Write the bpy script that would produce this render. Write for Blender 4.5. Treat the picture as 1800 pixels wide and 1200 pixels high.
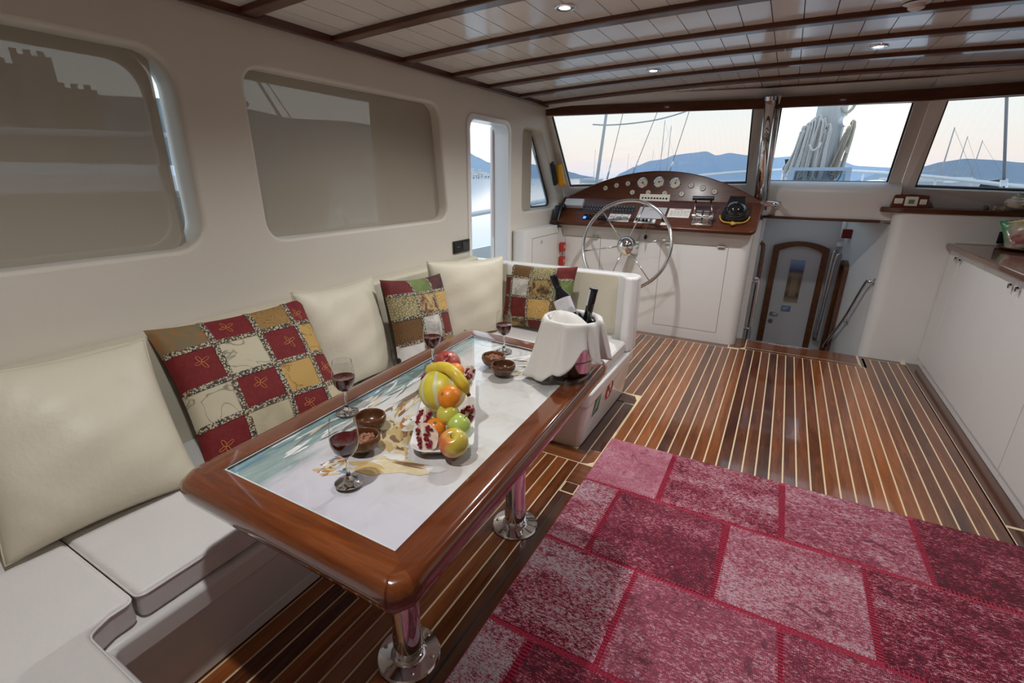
import bpy, bmesh, math, random
from mathutils import Vector, Matrix
from mathutils.geometry import delaunay_2d_cdt
random.seed(7)
PI = math.pi
S = bpy.context.scene
COL = S.collection
for o in list(bpy.data.objects): bpy.data.objects.remove(o, do_unlink=True)

# ---------------------------------------------------------------- camera
cam = bpy.data.cameras.new('camera'); co = bpy.data.objects.new('camera', cam); COL.objects.link(co)
cam.sensor_width = 36; cam.lens = 16.783; cam.clip_start = .02; cam.clip_end = 5000
YAW, PIT, ROL = math.radians(28.7526), math.radians(19.1067), math.radians(.53945)
fw = Vector((-math.sin(YAW)*math.cos(PIT), math.cos(YAW)*math.cos(PIT), -math.sin(PIT)))
ri = Vector((math.cos(YAW), math.sin(YAW), 0)); up = ri.cross(fw)
r2 = ri*math.cos(ROL)+up*math.sin(ROL); u2 = up*math.cos(ROL)-ri*math.sin(ROL)
co.matrix_world = Matrix(((r2.x,u2.x,-fw.x,0),(r2.y,u2.y,-fw.y,0),(r2.z,u2.z,-fw.z,1.45),(0,0,0,1)))
S.camera = co

# ---------------------------------------------------------------- world, exposure
S.view_settings.view_transform = 'Standard'; S.view_settings.look = 'None'
S.view_settings.exposure = 0.0; S.view_settings.gamma = 1.0; S.view_settings.use_curve_mapping = False
W = bpy.data.worlds.new('dusk_sky'); S.world = W; W.use_nodes = True
nt = W.node_tree; nt.nodes.clear()
out = nt.nodes.new('ShaderNodeOutputWorld'); bg = nt.nodes.new('ShaderNodeBackground')
tc = nt.nodes.new('ShaderNodeTexCoord'); sp = nt.nodes.new('ShaderNodeSeparateXYZ')
rp = nt.nodes.new('ShaderNodeValToRGB')
nt.links.new(tc.outputs['Generated'], sp.inputs[0]); nt.links.new(sp.outputs['Z'], rp.inputs[0])
nt.links.new(rp.outputs[0], bg.inputs[0]); nt.links.new(bg.outputs[0], out.inputs[0])
cr = rp.color_ramp
cr.elements[0].position = 0.0; cr.elements[0].color = (.80,.84,.97,1)
cr.elements[1].position = 1.0; cr.elements[1].color = (.42,.60,.85,1)
for p_, c_ in ((.012,(.93,.88,.91,1)),(.04,(1.0,.92,.86,1)),(.075,(.99,.97,.92,1)),(.12,(.94,1.0,.98,1)),(.4,(.70,.86,1.0,1))):
    e = cr.elements.new(p_); e.color = c_
bg.inputs[1].default_value = 1.45
LAMP_W = 52.0            # watts of each ceiling downlight
try:
    S.cycles.max_bounces = 10; S.cycles.transparent_max_bounces = 24; S.cycles.transmission_bounces = 10
    S.cycles.glossy_bounces = 5; S.cycles.diffuse_bounces = 5; S.cycles.use_denoising = True
    S.cycles.caustics_reflective = False; S.cycles.caustics_refractive = False; S.cycles.sample_clamp_indirect = 6
    S.cycles.blur_glossy = .5
except Exception: pass

# ---------------------------------------------------------------- material helpers
def newmat(name):
    m = bpy.data.materials.new(name); m.use_nodes = True
    return m, m.node_tree, m.node_tree.nodes['Principled BSDF']
def setp(b, **k):
    for n, v in k.items():
        n = n.replace('_', ' ')
        if n in b.inputs: b.inputs[n].default_value = v
def rgba(c): return (c[0], c[1], c[2], 1)
def plain(name, c, rough=.5, metal=0, coat=0, spec=.5, noise=0, scale=20, bump=0, bscale=None, sheen=0, trans=0, ior=1.45, sub=0):
    m, t, b = newmat(name)
    setp(b, Base_Color=rgba(c), Roughness=rough, Metallic=metal, Coat_Weight=coat, Coat_Roughness=.06, Specular_IOR_Level=spec,
         Sheen_Weight=sheen, Transmission_Weight=trans, IOR=ior, Subsurface_Weight=sub)
    if noise or bump:
        g = t.nodes.new('ShaderNodeTexCoord'); n = t.nodes.new('ShaderNodeTexNoise'); n.inputs['Scale'].default_value = scale
        n.inputs['Detail'].default_value = 5; t.links.new(g.outputs['Object'], n.inputs['Vector'])
        if noise:
            mx = t.nodes.new('ShaderNodeMix'); mx.data_type = 'RGBA'
            mx.inputs[6].default_value = rgba([x*(1-noise) for x in c]); mx.inputs[7].default_value = rgba([min(1,x*(1+noise)) for x in c])
            t.links.new(n.outputs['Fac'], mx.inputs[0]); t.links.new(mx.outputs[2], b.inputs['Base Color'])
        if bump:
            if bscale:
                n2 = t.nodes.new('ShaderNodeTexNoise'); n2.inputs['Scale'].default_value = bscale; t.links.new(g.outputs['Object'], n2.inputs['Vector'])
            else: n2 = n
            bp = t.nodes.new('ShaderNodeBump'); bp.inputs['Strength'].default_value = bump; bp.inputs['Distance'].default_value = .01
            t.links.new(n2.outputs['Fac'], bp.inputs['Height']); t.links.new(bp.outputs[0], b.inputs['Normal'])
    return m
def ramp(t, fac, stops):
    r = t.nodes.new('ShaderNodeValToRGB'); e = r.color_ramp.elements
    e[0].position, e[0].color = stops[0][0], rgba(stops[0][1]); e[1].position, e[1].color = stops[-1][0], rgba(stops[-1][1])
    for p, c in stops[1:-1]:
        q = e.new(p); q.color = rgba(c)
    if fac is not None: t.links.new(fac, r.inputs[0])
    return r.outputs[0]
def mix(t, fac, a, b_, blend='MIX'):
    m = t.nodes.new('ShaderNodeMix'); m.data_type = 'RGBA'; m.blend_type = blend
    for i, v in ((0, fac), (6, a), (7, b_)):
        if isinstance(v, (int, float)): m.inputs[i].default_value = v
        elif isinstance(v, tuple): m.inputs[i].default_value = rgba(v)
        else: t.links.new(v, m.inputs[i])
    return m.outputs[2]
def math_(t, op, a, b_=None, c=None):
    m = t.nodes.new('ShaderNodeMath'); m.operation = op
    for i, v in enumerate((a, b_, c)):
        if v is None: continue
        if isinstance(v, (int, float)): m.inputs[i].default_value = v
        else: t.links.new(v, m.inputs[i])
    return m.outputs[0]
def coords(t, scale=(1,1,1), kind='Object', rot=(0,0,0), loc=(0,0,0)):
    g = t.nodes.new('ShaderNodeTexCoord'); mp = t.nodes.new('ShaderNodeMapping')
    mp.inputs['Scale'].default_value = scale; mp.inputs['Rotation'].default_value = rot; mp.inputs['Location'].default_value = loc
    t.links.new(g.outputs[kind], mp.inputs['Vector']); return mp.outputs[0]
def noise(t, vec, scale=5, detail=4, rough=.55, dist=0):
    n = t.nodes.new('ShaderNodeTexNoise'); n.inputs['Scale'].default_value = scale; n.inputs['Detail'].default_value = detail
    n.inputs['Roughness'].default_value = rough; n.inputs['Distortion'].default_value = dist
    if vec is not None: t.links.new(vec, n.inputs['Vector'])
    return n.outputs['Fac']
def bump(t, b, h, strength=.3, dist=.005):
    bp = t.nodes.new('ShaderNodeBump'); bp.inputs['Strength'].default_value = strength; bp.inputs['Distance'].default_value = dist
    t.links.new(h, bp.inputs['Height']); t.links.new(bp.outputs[0], b.inputs['Normal'])
def wood(name, dark, mid, light, axis='y', rough=.22, coat=.6, scale=1.0, rand=.0, coatr=.05):
    m, t, b = newmat(name)
    sc = {'x':(1.2,14,14), 'y':(14,1.2,14), 'z':(14,14,1.2)}[axis]
    v = coords(t, tuple(s*scale for s in sc))
    oi = t.nodes.new('ShaderNodeObjectInfo')
    va = t.nodes.new('ShaderNodeVectorMath'); va.operation = 'ADD'; t.links.new(v, va.inputs[0])
    cb = t.nodes.new('ShaderNodeCombineXYZ'); o7 = math_(t, 'MULTIPLY', oi.outputs['Random'], 37.0)
    for i in range(3): t.links.new(o7, cb.inputs[i])
    t.links.new(cb.outputs[0], va.inputs[1])
    n1 = noise(t, va.outputs[0], 2.2, 6, .6, .8); n2 = noise(t, va.outputs[0], 14, 3, .6)
    f = math_(t, 'ADD', math_(t, 'MULTIPLY', n1, .75), math_(t, 'MULTIPLY', n2, .25))
    if rand:
        f = math_(t, 'ADD', f, math_(t, 'MULTIPLY', math_(t, 'SUBTRACT', oi.outputs['Random'], .5), rand))
    c = ramp(t, f, [(.22, dark), (.5, mid), (.78, light)])
    t.links.new(c, b.inputs['Base Color']); setp(b, Roughness=rough, Coat_Weight=coat, Coat_Roughness=coatr, Specular_IOR_Level=.4)
    return m
def window_glass(name, tint, refl=1.0):
    m = bpy.data.materials.new(name); m.use_nodes = True; t = m.node_tree; t.nodes.clear()
    o = t.nodes.new('ShaderNodeOutputMaterial'); tr = t.nodes.new('ShaderNodeBsdfTransparent'); gl = t.nodes.new('ShaderNodeBsdfGlossy')
    lw = t.nodes.new('ShaderNodeLayerWeight'); lw.inputs[0].default_value = .5; mx = t.nodes.new('ShaderNodeMixShader')
    fr = math_(t, 'MULTIPLY_ADD', math_(t, 'POWER', lw.outputs['Facing'], 5.0), .96*refl, .04*refl)     # Schlick reflectance
    tr.inputs[0].default_value = rgba(tint); gl.inputs['Roughness'].default_value = 0.0; gl.inputs[0].default_value = (1,1,1,1)
    t.links.new(fr, mx.inputs[0]); t.links.new(tr.outputs[0], mx.inputs[1]); t.links.new(gl.outputs[0], mx.inputs[2])
    t.links.new(mx.outputs[0], o.inputs[0]); return m
def emit(name, c, s):
    m = bpy.data.materials.new(name); m.use_nodes = True; t = m.node_tree; t.nodes.clear()
    o = t.nodes.new('ShaderNodeOutputMaterial'); e = t.nodes.new('ShaderNodeEmission'); e.inputs[0].default_value = rgba(c); e.inputs[1].default_value = s
    t.links.new(e.outputs[0], o.inputs[0]); return m

M = {}
M['wall'] = plain('cream_wall', (.66,.61,.53), .42, spec=.4, noise=.03, scale=2)
M['gel'] = plain('white_gelcoat', (.75,.735,.715), .22, coat=.35, noise=.02, scale=3)
M['gel2'] = plain('white_gelcoat_satin', (.72,.705,.685), .35, noise=.02, scale=3)
M['board'] = plain('ceiling_white_lacquer', (.72,.69,.65), .20, coat=.3, noise=.02, scale=3)
M['groove'] = plain('groove_brown', (.22,.19,.16), .7)  # dark brown of board joints, door gaps and small marks
M['beam'] = wood('mahogany_beam', (.035,.011,.005), (.085,.026,.011), (.15,.05,.02), 'x', .28, .35)
M['trimy'] = wood('mahogany_trim', (.035,.011,.005), (.08,.025,.011), (.14,.045,.02), 'y', .28, .35)
M['tabley'] = wood('varnished_mahogany_long', (.060,.012,.004), (.150,.036,.009), (.27,.076,.018), 'y', .16, 1.0, .7)
M['tablex'] = wood('varnished_mahogany_cross', (.060,.012,.004), (.155,.038,.009), (.29,.084,.019), 'x', .16, 1.0, .7)
M['plank'] = wood('teak_plank', (.055,.014,.005), (.200,.055,.013), (.37,.112,.024), 'y', .2, .7, .8, .42, .06)
M['plankx'] = wood('teak_plank_cross', (.05,.016,.007), (.16,.050,.016), (.30,.10,.03), 'x', .2, .8, .8, .3, .07)
M['plankd'] = wood('dark_teak_border', (.03,.010,.005), (.075,.024,.010), (.13,.042,.016), 'y', .2, .8, .8, .2, .07)
M['caulk'] = plain('pale_caulk', (.80,.64,.40), .35, noise=.08, scale=30)
M['dash'] = wood('dash_mahogany', (.038,.010,.004), (.090,.024,.008), (.15,.045,.015), 'x', .34, .18, coatr=.2)
M['counter'] = wood('counter_mahogany', (.06,.022,.010), (.13,.05,.022), (.2,.085,.04), 'y', .2, .6)
M['chrome'] = plain('polished_steel', (.82,.82,.83), .06, 1.0)
M['steel'] = plain('stainless_steel', (.70,.70,.70), .14, 1.0)
M['brass'] = plain('dull_hinge_steel', (.5,.48,.42), .3, 1.0)
M['black'] = plain('black_plastic', (.012,.012,.013), .3)
M['rubber'] = plain('black_rubber', (.01,.01,.011), .5)
M['blackgloss'] = plain('black_gloss', (.008,.008,.009), .08, coat=.6)
M['white'] = plain('white_plastic', (.78,.77,.74), .35)
M['paper'] = plain('paper_label', (.80,.76,.66), .6, noise=.06, scale=60)
M['grey'] = plain('grey_panel', (.50,.49,.50), .35)
M['red'] = plain('red_plastic', (.42,.035,.025), .4)
M['yellow'] = plain('yellow_plastic', (.80,.40,.01), .4)
M['blueled'] = emit('blue_indicator', (.05,.15,1), 4)
M['cream'] = plain('cream_leatherette', (.60,.55,.425), .48, noise=.03, scale=5, bump=.12, bscale=60)
M['seat'] = plain('white_leatherette', (.70,.67,.65), .42, noise=.02, scale=5, bump=.10, bscale=90)
M['blind'] = plain('beige_blackout_blind', (.47,.42,.335), .8, noise=.03, scale=3, bump=.1, bscale=400)
m = plain('beige_sunscreen_blind', (.47,.42,.335), .8, noise=.03, scale=3); t = m.node_tree     # open-weave fabric: part of the view shows through
tr_ = t.nodes.new('ShaderNodeBsdfTransparent'); mx_ = t.nodes.new('ShaderNodeMixShader'); mx_.inputs[0].default_value = .30
t.links.new(t.nodes['Principled BSDF'].outputs[0], mx_.inputs[1]); t.links.new(tr_.outputs[0], mx_.inputs[2]); t.links.new(mx_.outputs[0], t.nodes['Material Output'].inputs[0])
M['screen'] = m
M['glass1'] = window_glass('smoked_window_glass', (.83,.835,.84))
M['glass2'] = window_glass('clear_window_glass', (.97,.98,.98))
M['tint'] = window_glass('tinted_side_glass', (.80,.835,.865))
M['tableglass'] = window_glass('table_glass_sheet', (.985,.985,.98))
M['hatchglass'] = window_glass('hatch_glass', (.66,.73,.77))
M['porcelain'] = plain('white_porcelain', (.80,.80,.80), .08, coat=.5)
M['napkin'] = plain('white_linen', (.74,.71,.66), .85, noise=.03, scale=8, bump=.15, bscale=300, sheen=.2)

# ---------------------------------------------------------------- geometry helpers
def tag(o, label=None, cat=None, group=None, kind=None):
    for k, v in (('label',label),('category',cat),('group',group),('kind',kind)):
        if v: o[k] = v
    return o
def worldloc(p):
    v = Vector((0,0,0))
    while p: v += p.location; p = p.parent
    return v
def obj(name, bm, m, parent=None, smooth=False, kind=None, angle=None, local=False):
    me = bpy.data.meshes.new(name)
    if parent and not local: bmesh.ops.translate(bm, verts=bm.verts, vec=-worldloc(parent))
    bmesh.ops.recalc_face_normals(bm, faces=bm.faces)
    if smooth:
        for f in bm.faces: f.smooth = True
        if angle:
            for e in bm.edges:
                if len(e.link_faces) == 2 and e.calc_face_angle(0) > math.radians(angle): e.smooth = False
    bm.to_mesh(me); bm.free()
    o = bpy.data.objects.new(name, me); COL.objects.link(o)
    for k in (m if isinstance(m, (list,tuple)) else [m]): me.materials.append(k)
    if parent: o.parent = parent
    if kind: o['kind'] = kind
    return o
def thing(name, label, cat, loc=(0,0,0), group=None, kind=None):
    o = bpy.data.objects.new(name, None); COL.objects.link(o); o.location = loc; o.empty_display_size = .05
    return tag(o, label, cat, group, kind)
def B(): return bmesh.new()
def box(bm, x0,x1,y0,y1,z0,z1, bev=0, seg=2):
    vs = [bm.verts.new(p) for p in ((x0,y0,z0),(x1,y0,z0),(x1,y1,z0),(x0,y1,z0),(x0,y0,z1),(x1,y0,z1),(x1,y1,z1),(x0,y1,z1))]
    fs = [bm.faces.new([vs[i] for i in f]) for f in ((3,2,1,0),(4,5,6,7),(0,1,5,4),(1,2,6,5),(2,3,7,6),(3,0,4,7))]
    if bev:
        es = list({e for f in fs for e in f.edges})
        bmesh.ops.bevel(bm, geom=es, offset=bev, segments=seg, affect='EDGES', profile=.5)
    return bm
def bx(*a, **k): return box(B(), *a, **k)
def obox(bm, c, ex, ey, ez, sx, sy, sz, bev=0, seg=2):
    """box centred at c along unit axes"""
    c=Vector(c); ex=Vector(ex).normalized(); ey=Vector(ey).normalized(); ez=Vector(ez).normalized()
    t = B(); box(t, -sx/2,sx/2,-sy/2,sy/2,-sz/2,sz/2, bev, seg)
    mt = Matrix(((ex.x,ey.x,ez.x,c.x),(ex.y,ey.y,ez.y,c.y),(ex.z,ey.z,ez.z,c.z),(0,0,0,1)))
    return merge(bm, t, mt)
def merge(bm, t, mt=None):
    if mt is not None: bmesh.ops.transform(t, matrix=mt, verts=t.verts)
    me = bpy.data.meshes.new('tmp'); t.to_mesh(me); t.free(); bm.from_mesh(me); bpy.data.meshes.remove(me); return bm
def prism(bm, loop, d):
    """extrude a planar loop of points by vector d"""
    d = Vector(d); a = [bm.verts.new(p) for p in loop]; b = [bm.verts.new(Vector(p)+d) for p in loop]; n = len(a)
    bm.faces.new(a); bm.faces.new(b[::-1])
    for i in range(n): bm.faces.new((a[i], a[(i+1)%n], b[(i+1)%n], b[i]))
    return bm
def lathe(bm, prof, n=28, c=(0,0,0), cap=False):
    rings = []
    for r, z in prof:
        if r < 1e-6: rings.append([bm.verts.new((c[0], c[1], c[2]+z))])
        else: rings.append([bm.verts.new((c[0]+r*math.cos(2*PI*i/n), c[1]+r*math.sin(2*PI*i/n), c[2]+z)) for i in range(n)])
    for a, b in zip(rings, rings[1:]):
        for i in range(n):
            j = (i+1) % n
            if len(a) == 1 and len(b) == 1: continue
            if len(a) == 1: bm.faces.new((a[0], b[i], b[j]))
            elif len(b) == 1: bm.faces.new((a[i], a[j], b[0]))
            else: bm.faces.new((a[i], a[j], b[j], b[i]))
    return bm
def tube(bm, pts, r, n=8, closed=False, caps=True):
    pts = [Vector(p) for p in pts]; N = len(pts); rings = []; up_ = None
    for i, p in enumerate(pts):
        a = pts[i-1] if (i or closed) else pts[i]; b = pts[(i+1) % N] if (i < N-1 or closed) else pts[i]
        d = (b-a).normalized()
        if up_ is None:
            up_ = d.orthogonal().normalized()
        else:
            up_ = (up_ - d*up_.dot(d)); up_ = up_.normalized() if up_.length > 1e-6 else d.orthogonal().normalized()
        s = d.cross(up_); rr = r(i/(N-1)) if callable(r) else r
        rings.append([bm.verts.new(p + (up_*math.cos(2*PI*k/n)+s*math.sin(2*PI*k/n))*rr) for k in range(n)])
    last = N if closed else N-1
    for i in range(last):
        a, b = rings[i], rings[(i+1) % N]
        off = 0
        if closed and i == N-1:
            off = min(range(n), key=lambda k: (a[0].co-b[k].co).length)
        for k in range(n): bm.faces.new((a[k], a[(k+1)%n], b[(k+1+off)%n], b[(k+off)%n]))
    if caps and not closed:
        bm.faces.new(rings[0][::-1]); bm.faces.new(rings[-1])
    return bm
def sphere(bm, c, r, seg=20, rings=12, scale=(1,1,1), mt=None):
    t = B(); bmesh.ops.create_uvsphere(t, u_segments=seg, v_segments=rings, radius=r)
    m_ = Matrix.Diagonal((*scale,1))
    if mt is not None: m_ = mt @ m_
    return merge(bm, t, Matrix.Translation(c) @ m_)
def rrect(x0,x1,y0,y1,r,n=6):
    """rounded rectangle loop, ccw"""
    rs = r if isinstance(r,(list,tuple)) else [r]*4; o=[]
    for (cx,cy,a0),q in zip(((x1,y1,0),(x0,y1,90),(x0,y0,180),(x1,y0,270)), rs):
        sx = -1 if cx==x1 else 1; sy = -1 if cy==y1 else 1
        for i in range(n+1):
            a = math.radians(a0+90*i/n); o.append((cx+sx*q+q*math.cos(a), cy+sy*q+q*math.sin(a)))
    return o
def rpoly(pts, r, n=5):
    """round the corners of a polygon"""
    o=[]; N=len(pts)
    for i in range(N):
        p=Vector(pts[i]).to_2d(); a=(Vector(pts[i-1]).to_2d()-p).normalized(); b=(Vector(pts[(i+1)%N]).to_2d()-p).normalized()
        ang=a.angle(b); d=min(r/math.tan(ang/2), (Vector(pts[i-1]).to_2d()-p).length*.45, (Vector(pts[(i+1)%N]).to_2d()-p).length*.45)
        for k in range(n+1):
            s=k/n; q=(p+a*d)*(1-s)**2+p*2*s*(1-s)+(p+b*d)*s*s; o.append((q.x,q.y))
    return o
def plate(bm, outer, holes, f0, f1):
    """flat plate with holes: loops in 2-D, f0/f1 map 2-D to the front and back face"""
    pts=[];es=[]
    for lp in [outer]+holes:
        k=len(pts); n=len(lp); pts+=[Vector(p) for p in lp]; es+=[(k+i,k+(i+1)%n) for i in range(n)]
    vv,_,ff,ov,_,_=delaunay_2d_cdt(pts,es,[],0,1e-6); flat=[p for lp in [outer]+holes for p in lp]; vv=[Vector(flat[ov[i][0]]) if ov[i] else v for i,v in enumerate(vv)]; src=[flat[ov[i][0]] if ov[i] else tuple(v) for i,v in enumerate(vv)]
    def inside(lp,x,y):
        r=False
        for (x0,y0),(x1,y1) in zip(lp,list(lp[1:])+[lp[0]]):
            if (y0>y)!=(y1>y) and x<(x1-x0)*(y-y0)/(y1-y0)+x0: r=not r
        return r
    tris=[]
    for f in ff:
        cx=sum(vv[i].x for i in f)/3; cy=sum(vv[i].y for i in f)/3
        if inside(outer,cx,cy) and not any(inside(h,cx,cy) for h in holes): tris.append([src[i] for i in f])
    def key(p): return (round(p[0],5),round(p[1],5))
    A={};C={}
    for lp in [outer]+holes:
        for p in lp:
            A.setdefault(key(p), bm.verts.new(f0(*p))); C.setdefault(key(p), bm.verts.new(f1(*p)))
    for tr in tris:
        try: bm.faces.new([A[key(p)] for p in tr])
        except Exception: pass
        try: bm.faces.new([C[key(p)] for p in tr][::-1])
        except Exception: pass
    for lp in [outer]+holes:
        for i in range(len(lp)):
            a,b=key(lp[i]),key(lp[(i+1)%len(lp)])
            if a==b: continue
            try: bm.faces.new((A[a],A[b],C[b],C[a]))
            except Exception: pass
    return bm
def bevmod(o, w, seg=3, ang=35):
    m=o.modifiers.new('bevel','BEVEL'); m.width=w; m.segments=seg; m.limit_method='ANGLE'; m.angle_limit=math.radians(ang)
    m.harden_normals=True
    for p in o.data.polygons: p.use_smooth=True
    try: o.data.set_sharp_from_angle(angle=math.radians(50))
    except Exception: pass
    return o
def lerp(a,b,t): return a+(b-a)*t
def V(*a): return Vector(a)
def copy_tree(o, parent=None):
    c=o.copy(); COL.objects.link(c); c.parent=parent
    for ch in list(o.children): copy_tree(ch,c)
    return c

# ================================================================ SETTING
def zc(x): return 2.115-.065*((x-.05)/2.1)**2       # underside of the cambered deck beams
XL, XR = -2.05, 2.55

# ---- floor
floor = obj('floor', bx(-2.2,2.7,-1.2,4.86,-.08,-.0012), M['caulk'], kind='structure')
def plank(x0,x1,y0,y1,m='plank',z=0.0):
    return obj('plank', bx(x0,x1,y0,y1,-.0011+z,z), M[m], floor)
P0, PW, GAP = -.097, .0627, .0039
def xs(k): return P0+PW*k
for k in range(-9, 19):
    y1 = 4.545 if xs(k+1) < .80 else 4.80
    if k < -1: y1 = 4.50
    elif k < 0: y1 = 4.53
    plank(xs(k)+GAP, xs(k+1)-GAP, -1.1, y1)
for k in range(-20, -10):                                   # under the table
    plank(xs(k)+GAP-.02, xs(k+1)-GAP-.02, -1.1, 2.112)
for k in range(-16, -9):                                    # between bench and console
    plank(xs(k)+GAP, xs(k+1)-GAP, 3.11, 4.50)
plank(-.742,-.665,-1.1,1.84,'plankd')                       # broad border plank of the hatch
plank(-.742,-.665,1.93,2.11,'plankx'); plank(-.735,-.672,1.85,1.925,'plankd')
obj('hatch_seam', bx(-.708,-.700,-1.1,1.82,-.0004,.0012), M['rubber'], floor)
plank(-1.3,-.74,2.12,2.24,'plankx'); plank(-.80,-.742,2.24,2.96,'plankd'); plank(-.735,-.672,2.27,2.94,'plankd')
obj('plank', prism(B(), [(x,y,-.0011) for x,y in ((-.735,2.12),(-.70,2.13),(-.675,2.16),(-.672,2.265),(-.735,2.265))], (0,0,.0011)), M['plankx'], floor)
obj('plank', prism(B(), [(x,y,-.0011) for x,y in ((-.80,2.95),(-.672,2.95),(-.675,3.02),(-.70,3.075),(-.80,3.10))], (0,0,.0011)), M['plankd'], floor)
plank(-1.2,-.25,4.51,4.62,'plankx')
obj('plank', prism(B(), [(x,y,-.0011) for x,y in ((-.24,4.545),(-.15,4.55),(-.115,4.60),(-.115,4.86),(-.24,4.86))], (0,0,.0011)), M['plankx'], floor)
plank(-.105,.755,4.552,4.60,'plankx'); plank(-.105,.748,4.61,4.855,'plankx')
plank(.765,.80,4.56,4.855,'plankd'); plank(.80,1.06,4.81,4.858,'plankx')
plank(1.095,1.18,2.6,4.86,'plankd')
for k in (19,):
    plank(xs(k)-GAP*3, 1.088, -1.1, 4.80)
plank(1.095,1.2,-1.1,2.58,'plankd')
obj('threshold_strip', bx(-.10,.45,4.835,4.858,0,.006,bev=.002), M['steel'], floor)

# ---- ceiling
ceiling = obj('ceiling', prism(B(), [(x,-1.3,zc(x)+.034) for x in [XL-.1+i*(XR-XL+.2)/24 for i in range(25)]]+[(XR+.1,-1.3,2.3),(XL-.1,-1.3,2.3)], (0,6.25,0)), M['groove'], kind='structure')
bw = .124; nb = int((XR-XL)/bw)+1
for i in range(nb):
    x0 = XL+i*bw; x1 = x0+bw-.004
    obj('ceiling_board', prism(B(), [(x0,-1.2,zc(x0)+.022),(x1,-1.2,zc(x1)+.022),(x1,-1.2,zc(x1)+.033),(x0,-1.2,zc(x0)+.033)], (0,6.1,0)), M['board'], ceiling)
for yb in (-.41,.055,.52,.985,1.452,1.916,2.41,2.885,3.335,3.81,4.26,4.70):
    xsn = [XL+.0+i*(XR-XL)/30 for i in range(31)]
    if yb > 4.5: xsn = [-1.75+i*(3.95)/26 for i in range(27)]
    b = prism(B(), [(x,yb-.036,zc(x)) for x in xsn]+[(x,yb-.036,zc(x)+.027) for x in reversed(xsn)], (0,.072,0))
    bevmod(obj('beam', b, M['beam'], ceiling), .008, 2)
obj('trim_1', bx(XL,XL+.028,-1.2,4.42,zc(XL)-.012,zc(XL)+.05,bev=.006), M['trimy'], kind='structure')
obj('trim_2', bx(XR-.028,XR,-1.2,4.42,zc(XR)-.03,zc(XR)+.05,bev=.006), M['trimy'], kind='structure')

# ---- left wall with its recessed windows and side door
W1 = rrect(-.45,1.132,1.160,1.862,.115,8)
W2 = rpoly([(1.415,1.158),(2.795,1.162),(2.728,1.878),(1.405,1.872)], .10, 7)
DR = rrect(3.06,3.655,.12,1.848,[.08,.08,.03,.03],6)
W3 = rpoly([(3.90,1.145),(4.735,1.145),(4.255,1.835),(3.90,1.845)], .075, 6)
outer = [(-1.25,-.02),(4.93,-.02),(4.93,1.0),(4.86,1.2),(4.43,1.995),(4.43,2.16),(-1.25,2.16)]
def grow(lp, d):
    n=len(lp); o=[]; ar=sum(lp[i][0]*lp[(i+1)%n][1]-lp[(i+1)%n][0]*lp[i][1] for i in range(n)); sg=1 if ar>0 else -1
    for i in range(n):
        a=V(*lp[i-1]); p=V(*lp[i]); c=V(*lp[(i+1)%n]); k=1
        while (p-a).length<1e-6: k+=1; a=V(*lp[i-k])
        k=1
        while (c-p).length<1e-6: k+=1; c=V(*lp[(i+k)%n])
        e1=(p-a).normalized(); e2=(c-p).normalized(); nn=(V(e1.y,-e1.x)+V(e2.y,-e2.x))
        nn=nn.normalized()*sg; o.append((p.x+nn.x*d,p.y+nn.y*d))
    return o
def dedupe(lp):
    o=[]
    for p in lp:
        if not o or (V(*p)-V(*o[-1])).length>1e-4: o.append(p)
    if (V(*o[0])-V(*o[-1])).length<1e-4: o.pop()
    return o
W1,W2,DR,W3=[dedupe(l) for l in (W1,W2,DR,W3)]
def hull_wall(name, x, sg, outer, holes):
    b=plate(B(), outer, [grow(h,.016) for h in holes], lambda y,z:(x,y,z), lambda y,z:(x-sg*.13,y,z))
    lips=[]
    for h in holes:
        rg=[[b.verts.new((x-sg*d,p[0],p[1])) for p in grow(h,q)] for q,d in ((.0162,-.0002),(.0095,.0012),(.0045,.0045),(.0012,.0095),(0,.016),(0,.131))]
        n=len(h)
        for a,c in zip(rg,rg[1:]):
            for i in range(n):
                f=b.faces.new((a[i],a[(i+1)%n],c[(i+1)%n],c[i])); f.smooth=True
    return obj(name,b,M['wall'],kind='structure')
wl = hull_wall('wall_left', XL, 1, outer, [W1,W2,DR,W3])
def winset(n, loop, inner):
    return obj('window_%d'%n, plate(B(), grow(loop,-.0005), [dedupe(inner)], lambda y,z:(XL-.105,y,z), lambda y,z:(XL-.128,y,z)), M['gel2'], kind='structure')
w1 = winset(1, rrect(-.44,1.098,1.161,1.861,.09,8), rrect(-.40,1.070,1.178,1.828,.10,6)); w2 = winset(2, W2, rpoly([(1.42,1.180),(2.26,1.180),(2.26,1.838),(1.41,1.842)],.02,3)); w3 = winset(3, W3, rpoly([(3.93,1.165),(4.70,1.165),(4.245,1.805),(3.93,1.815)],.05,6))
obj('roller_blind', bx(XL-.0705,XL-.0700,-.44,1.088,1.162,1.860), M['screen'], w1)
obj('glass_pane', bx(XL-.120,XL-.116,-.44,1.12,1.162,1.858), M['glass1'], w1)
obj('roller_blind', bx(XL-.0705,XL-.0700,1.408,2.785,1.162,1.874), M['screen'], w2)
obj('second_blind', bx(XL-.100,XL-.097,2.215,2.77,1.165,1.87), M['blind'], w2)
obj('glass_pane', bx(XL-.120,XL-.116,1.41,2.76,1.16,1.874), M['glass1'], w2)
d = obj('sensor_tag', prism(B(), [(XL-.0698,1.452+a*.011,1.735+b_*.013) for a,b_ in ((1,0),(0,1),(-1,0),(0,-1))], (.0015,0,0)), M['grey'], w2)
obj('roller_blind', bx(XL-.090,XL-.087,3.91,4.235,1.15,1.84), M['blind'], w3)
g = obj('glass_pane', plate(B(), [(lerp(4.15,a,.97),lerp(1.5,b_,.97)) for a,b_ in W3], [], lambda y,z:(XL-.110,y,z), lambda y,z:(XL-.114,y,z)), M['tint'], w3)
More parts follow.
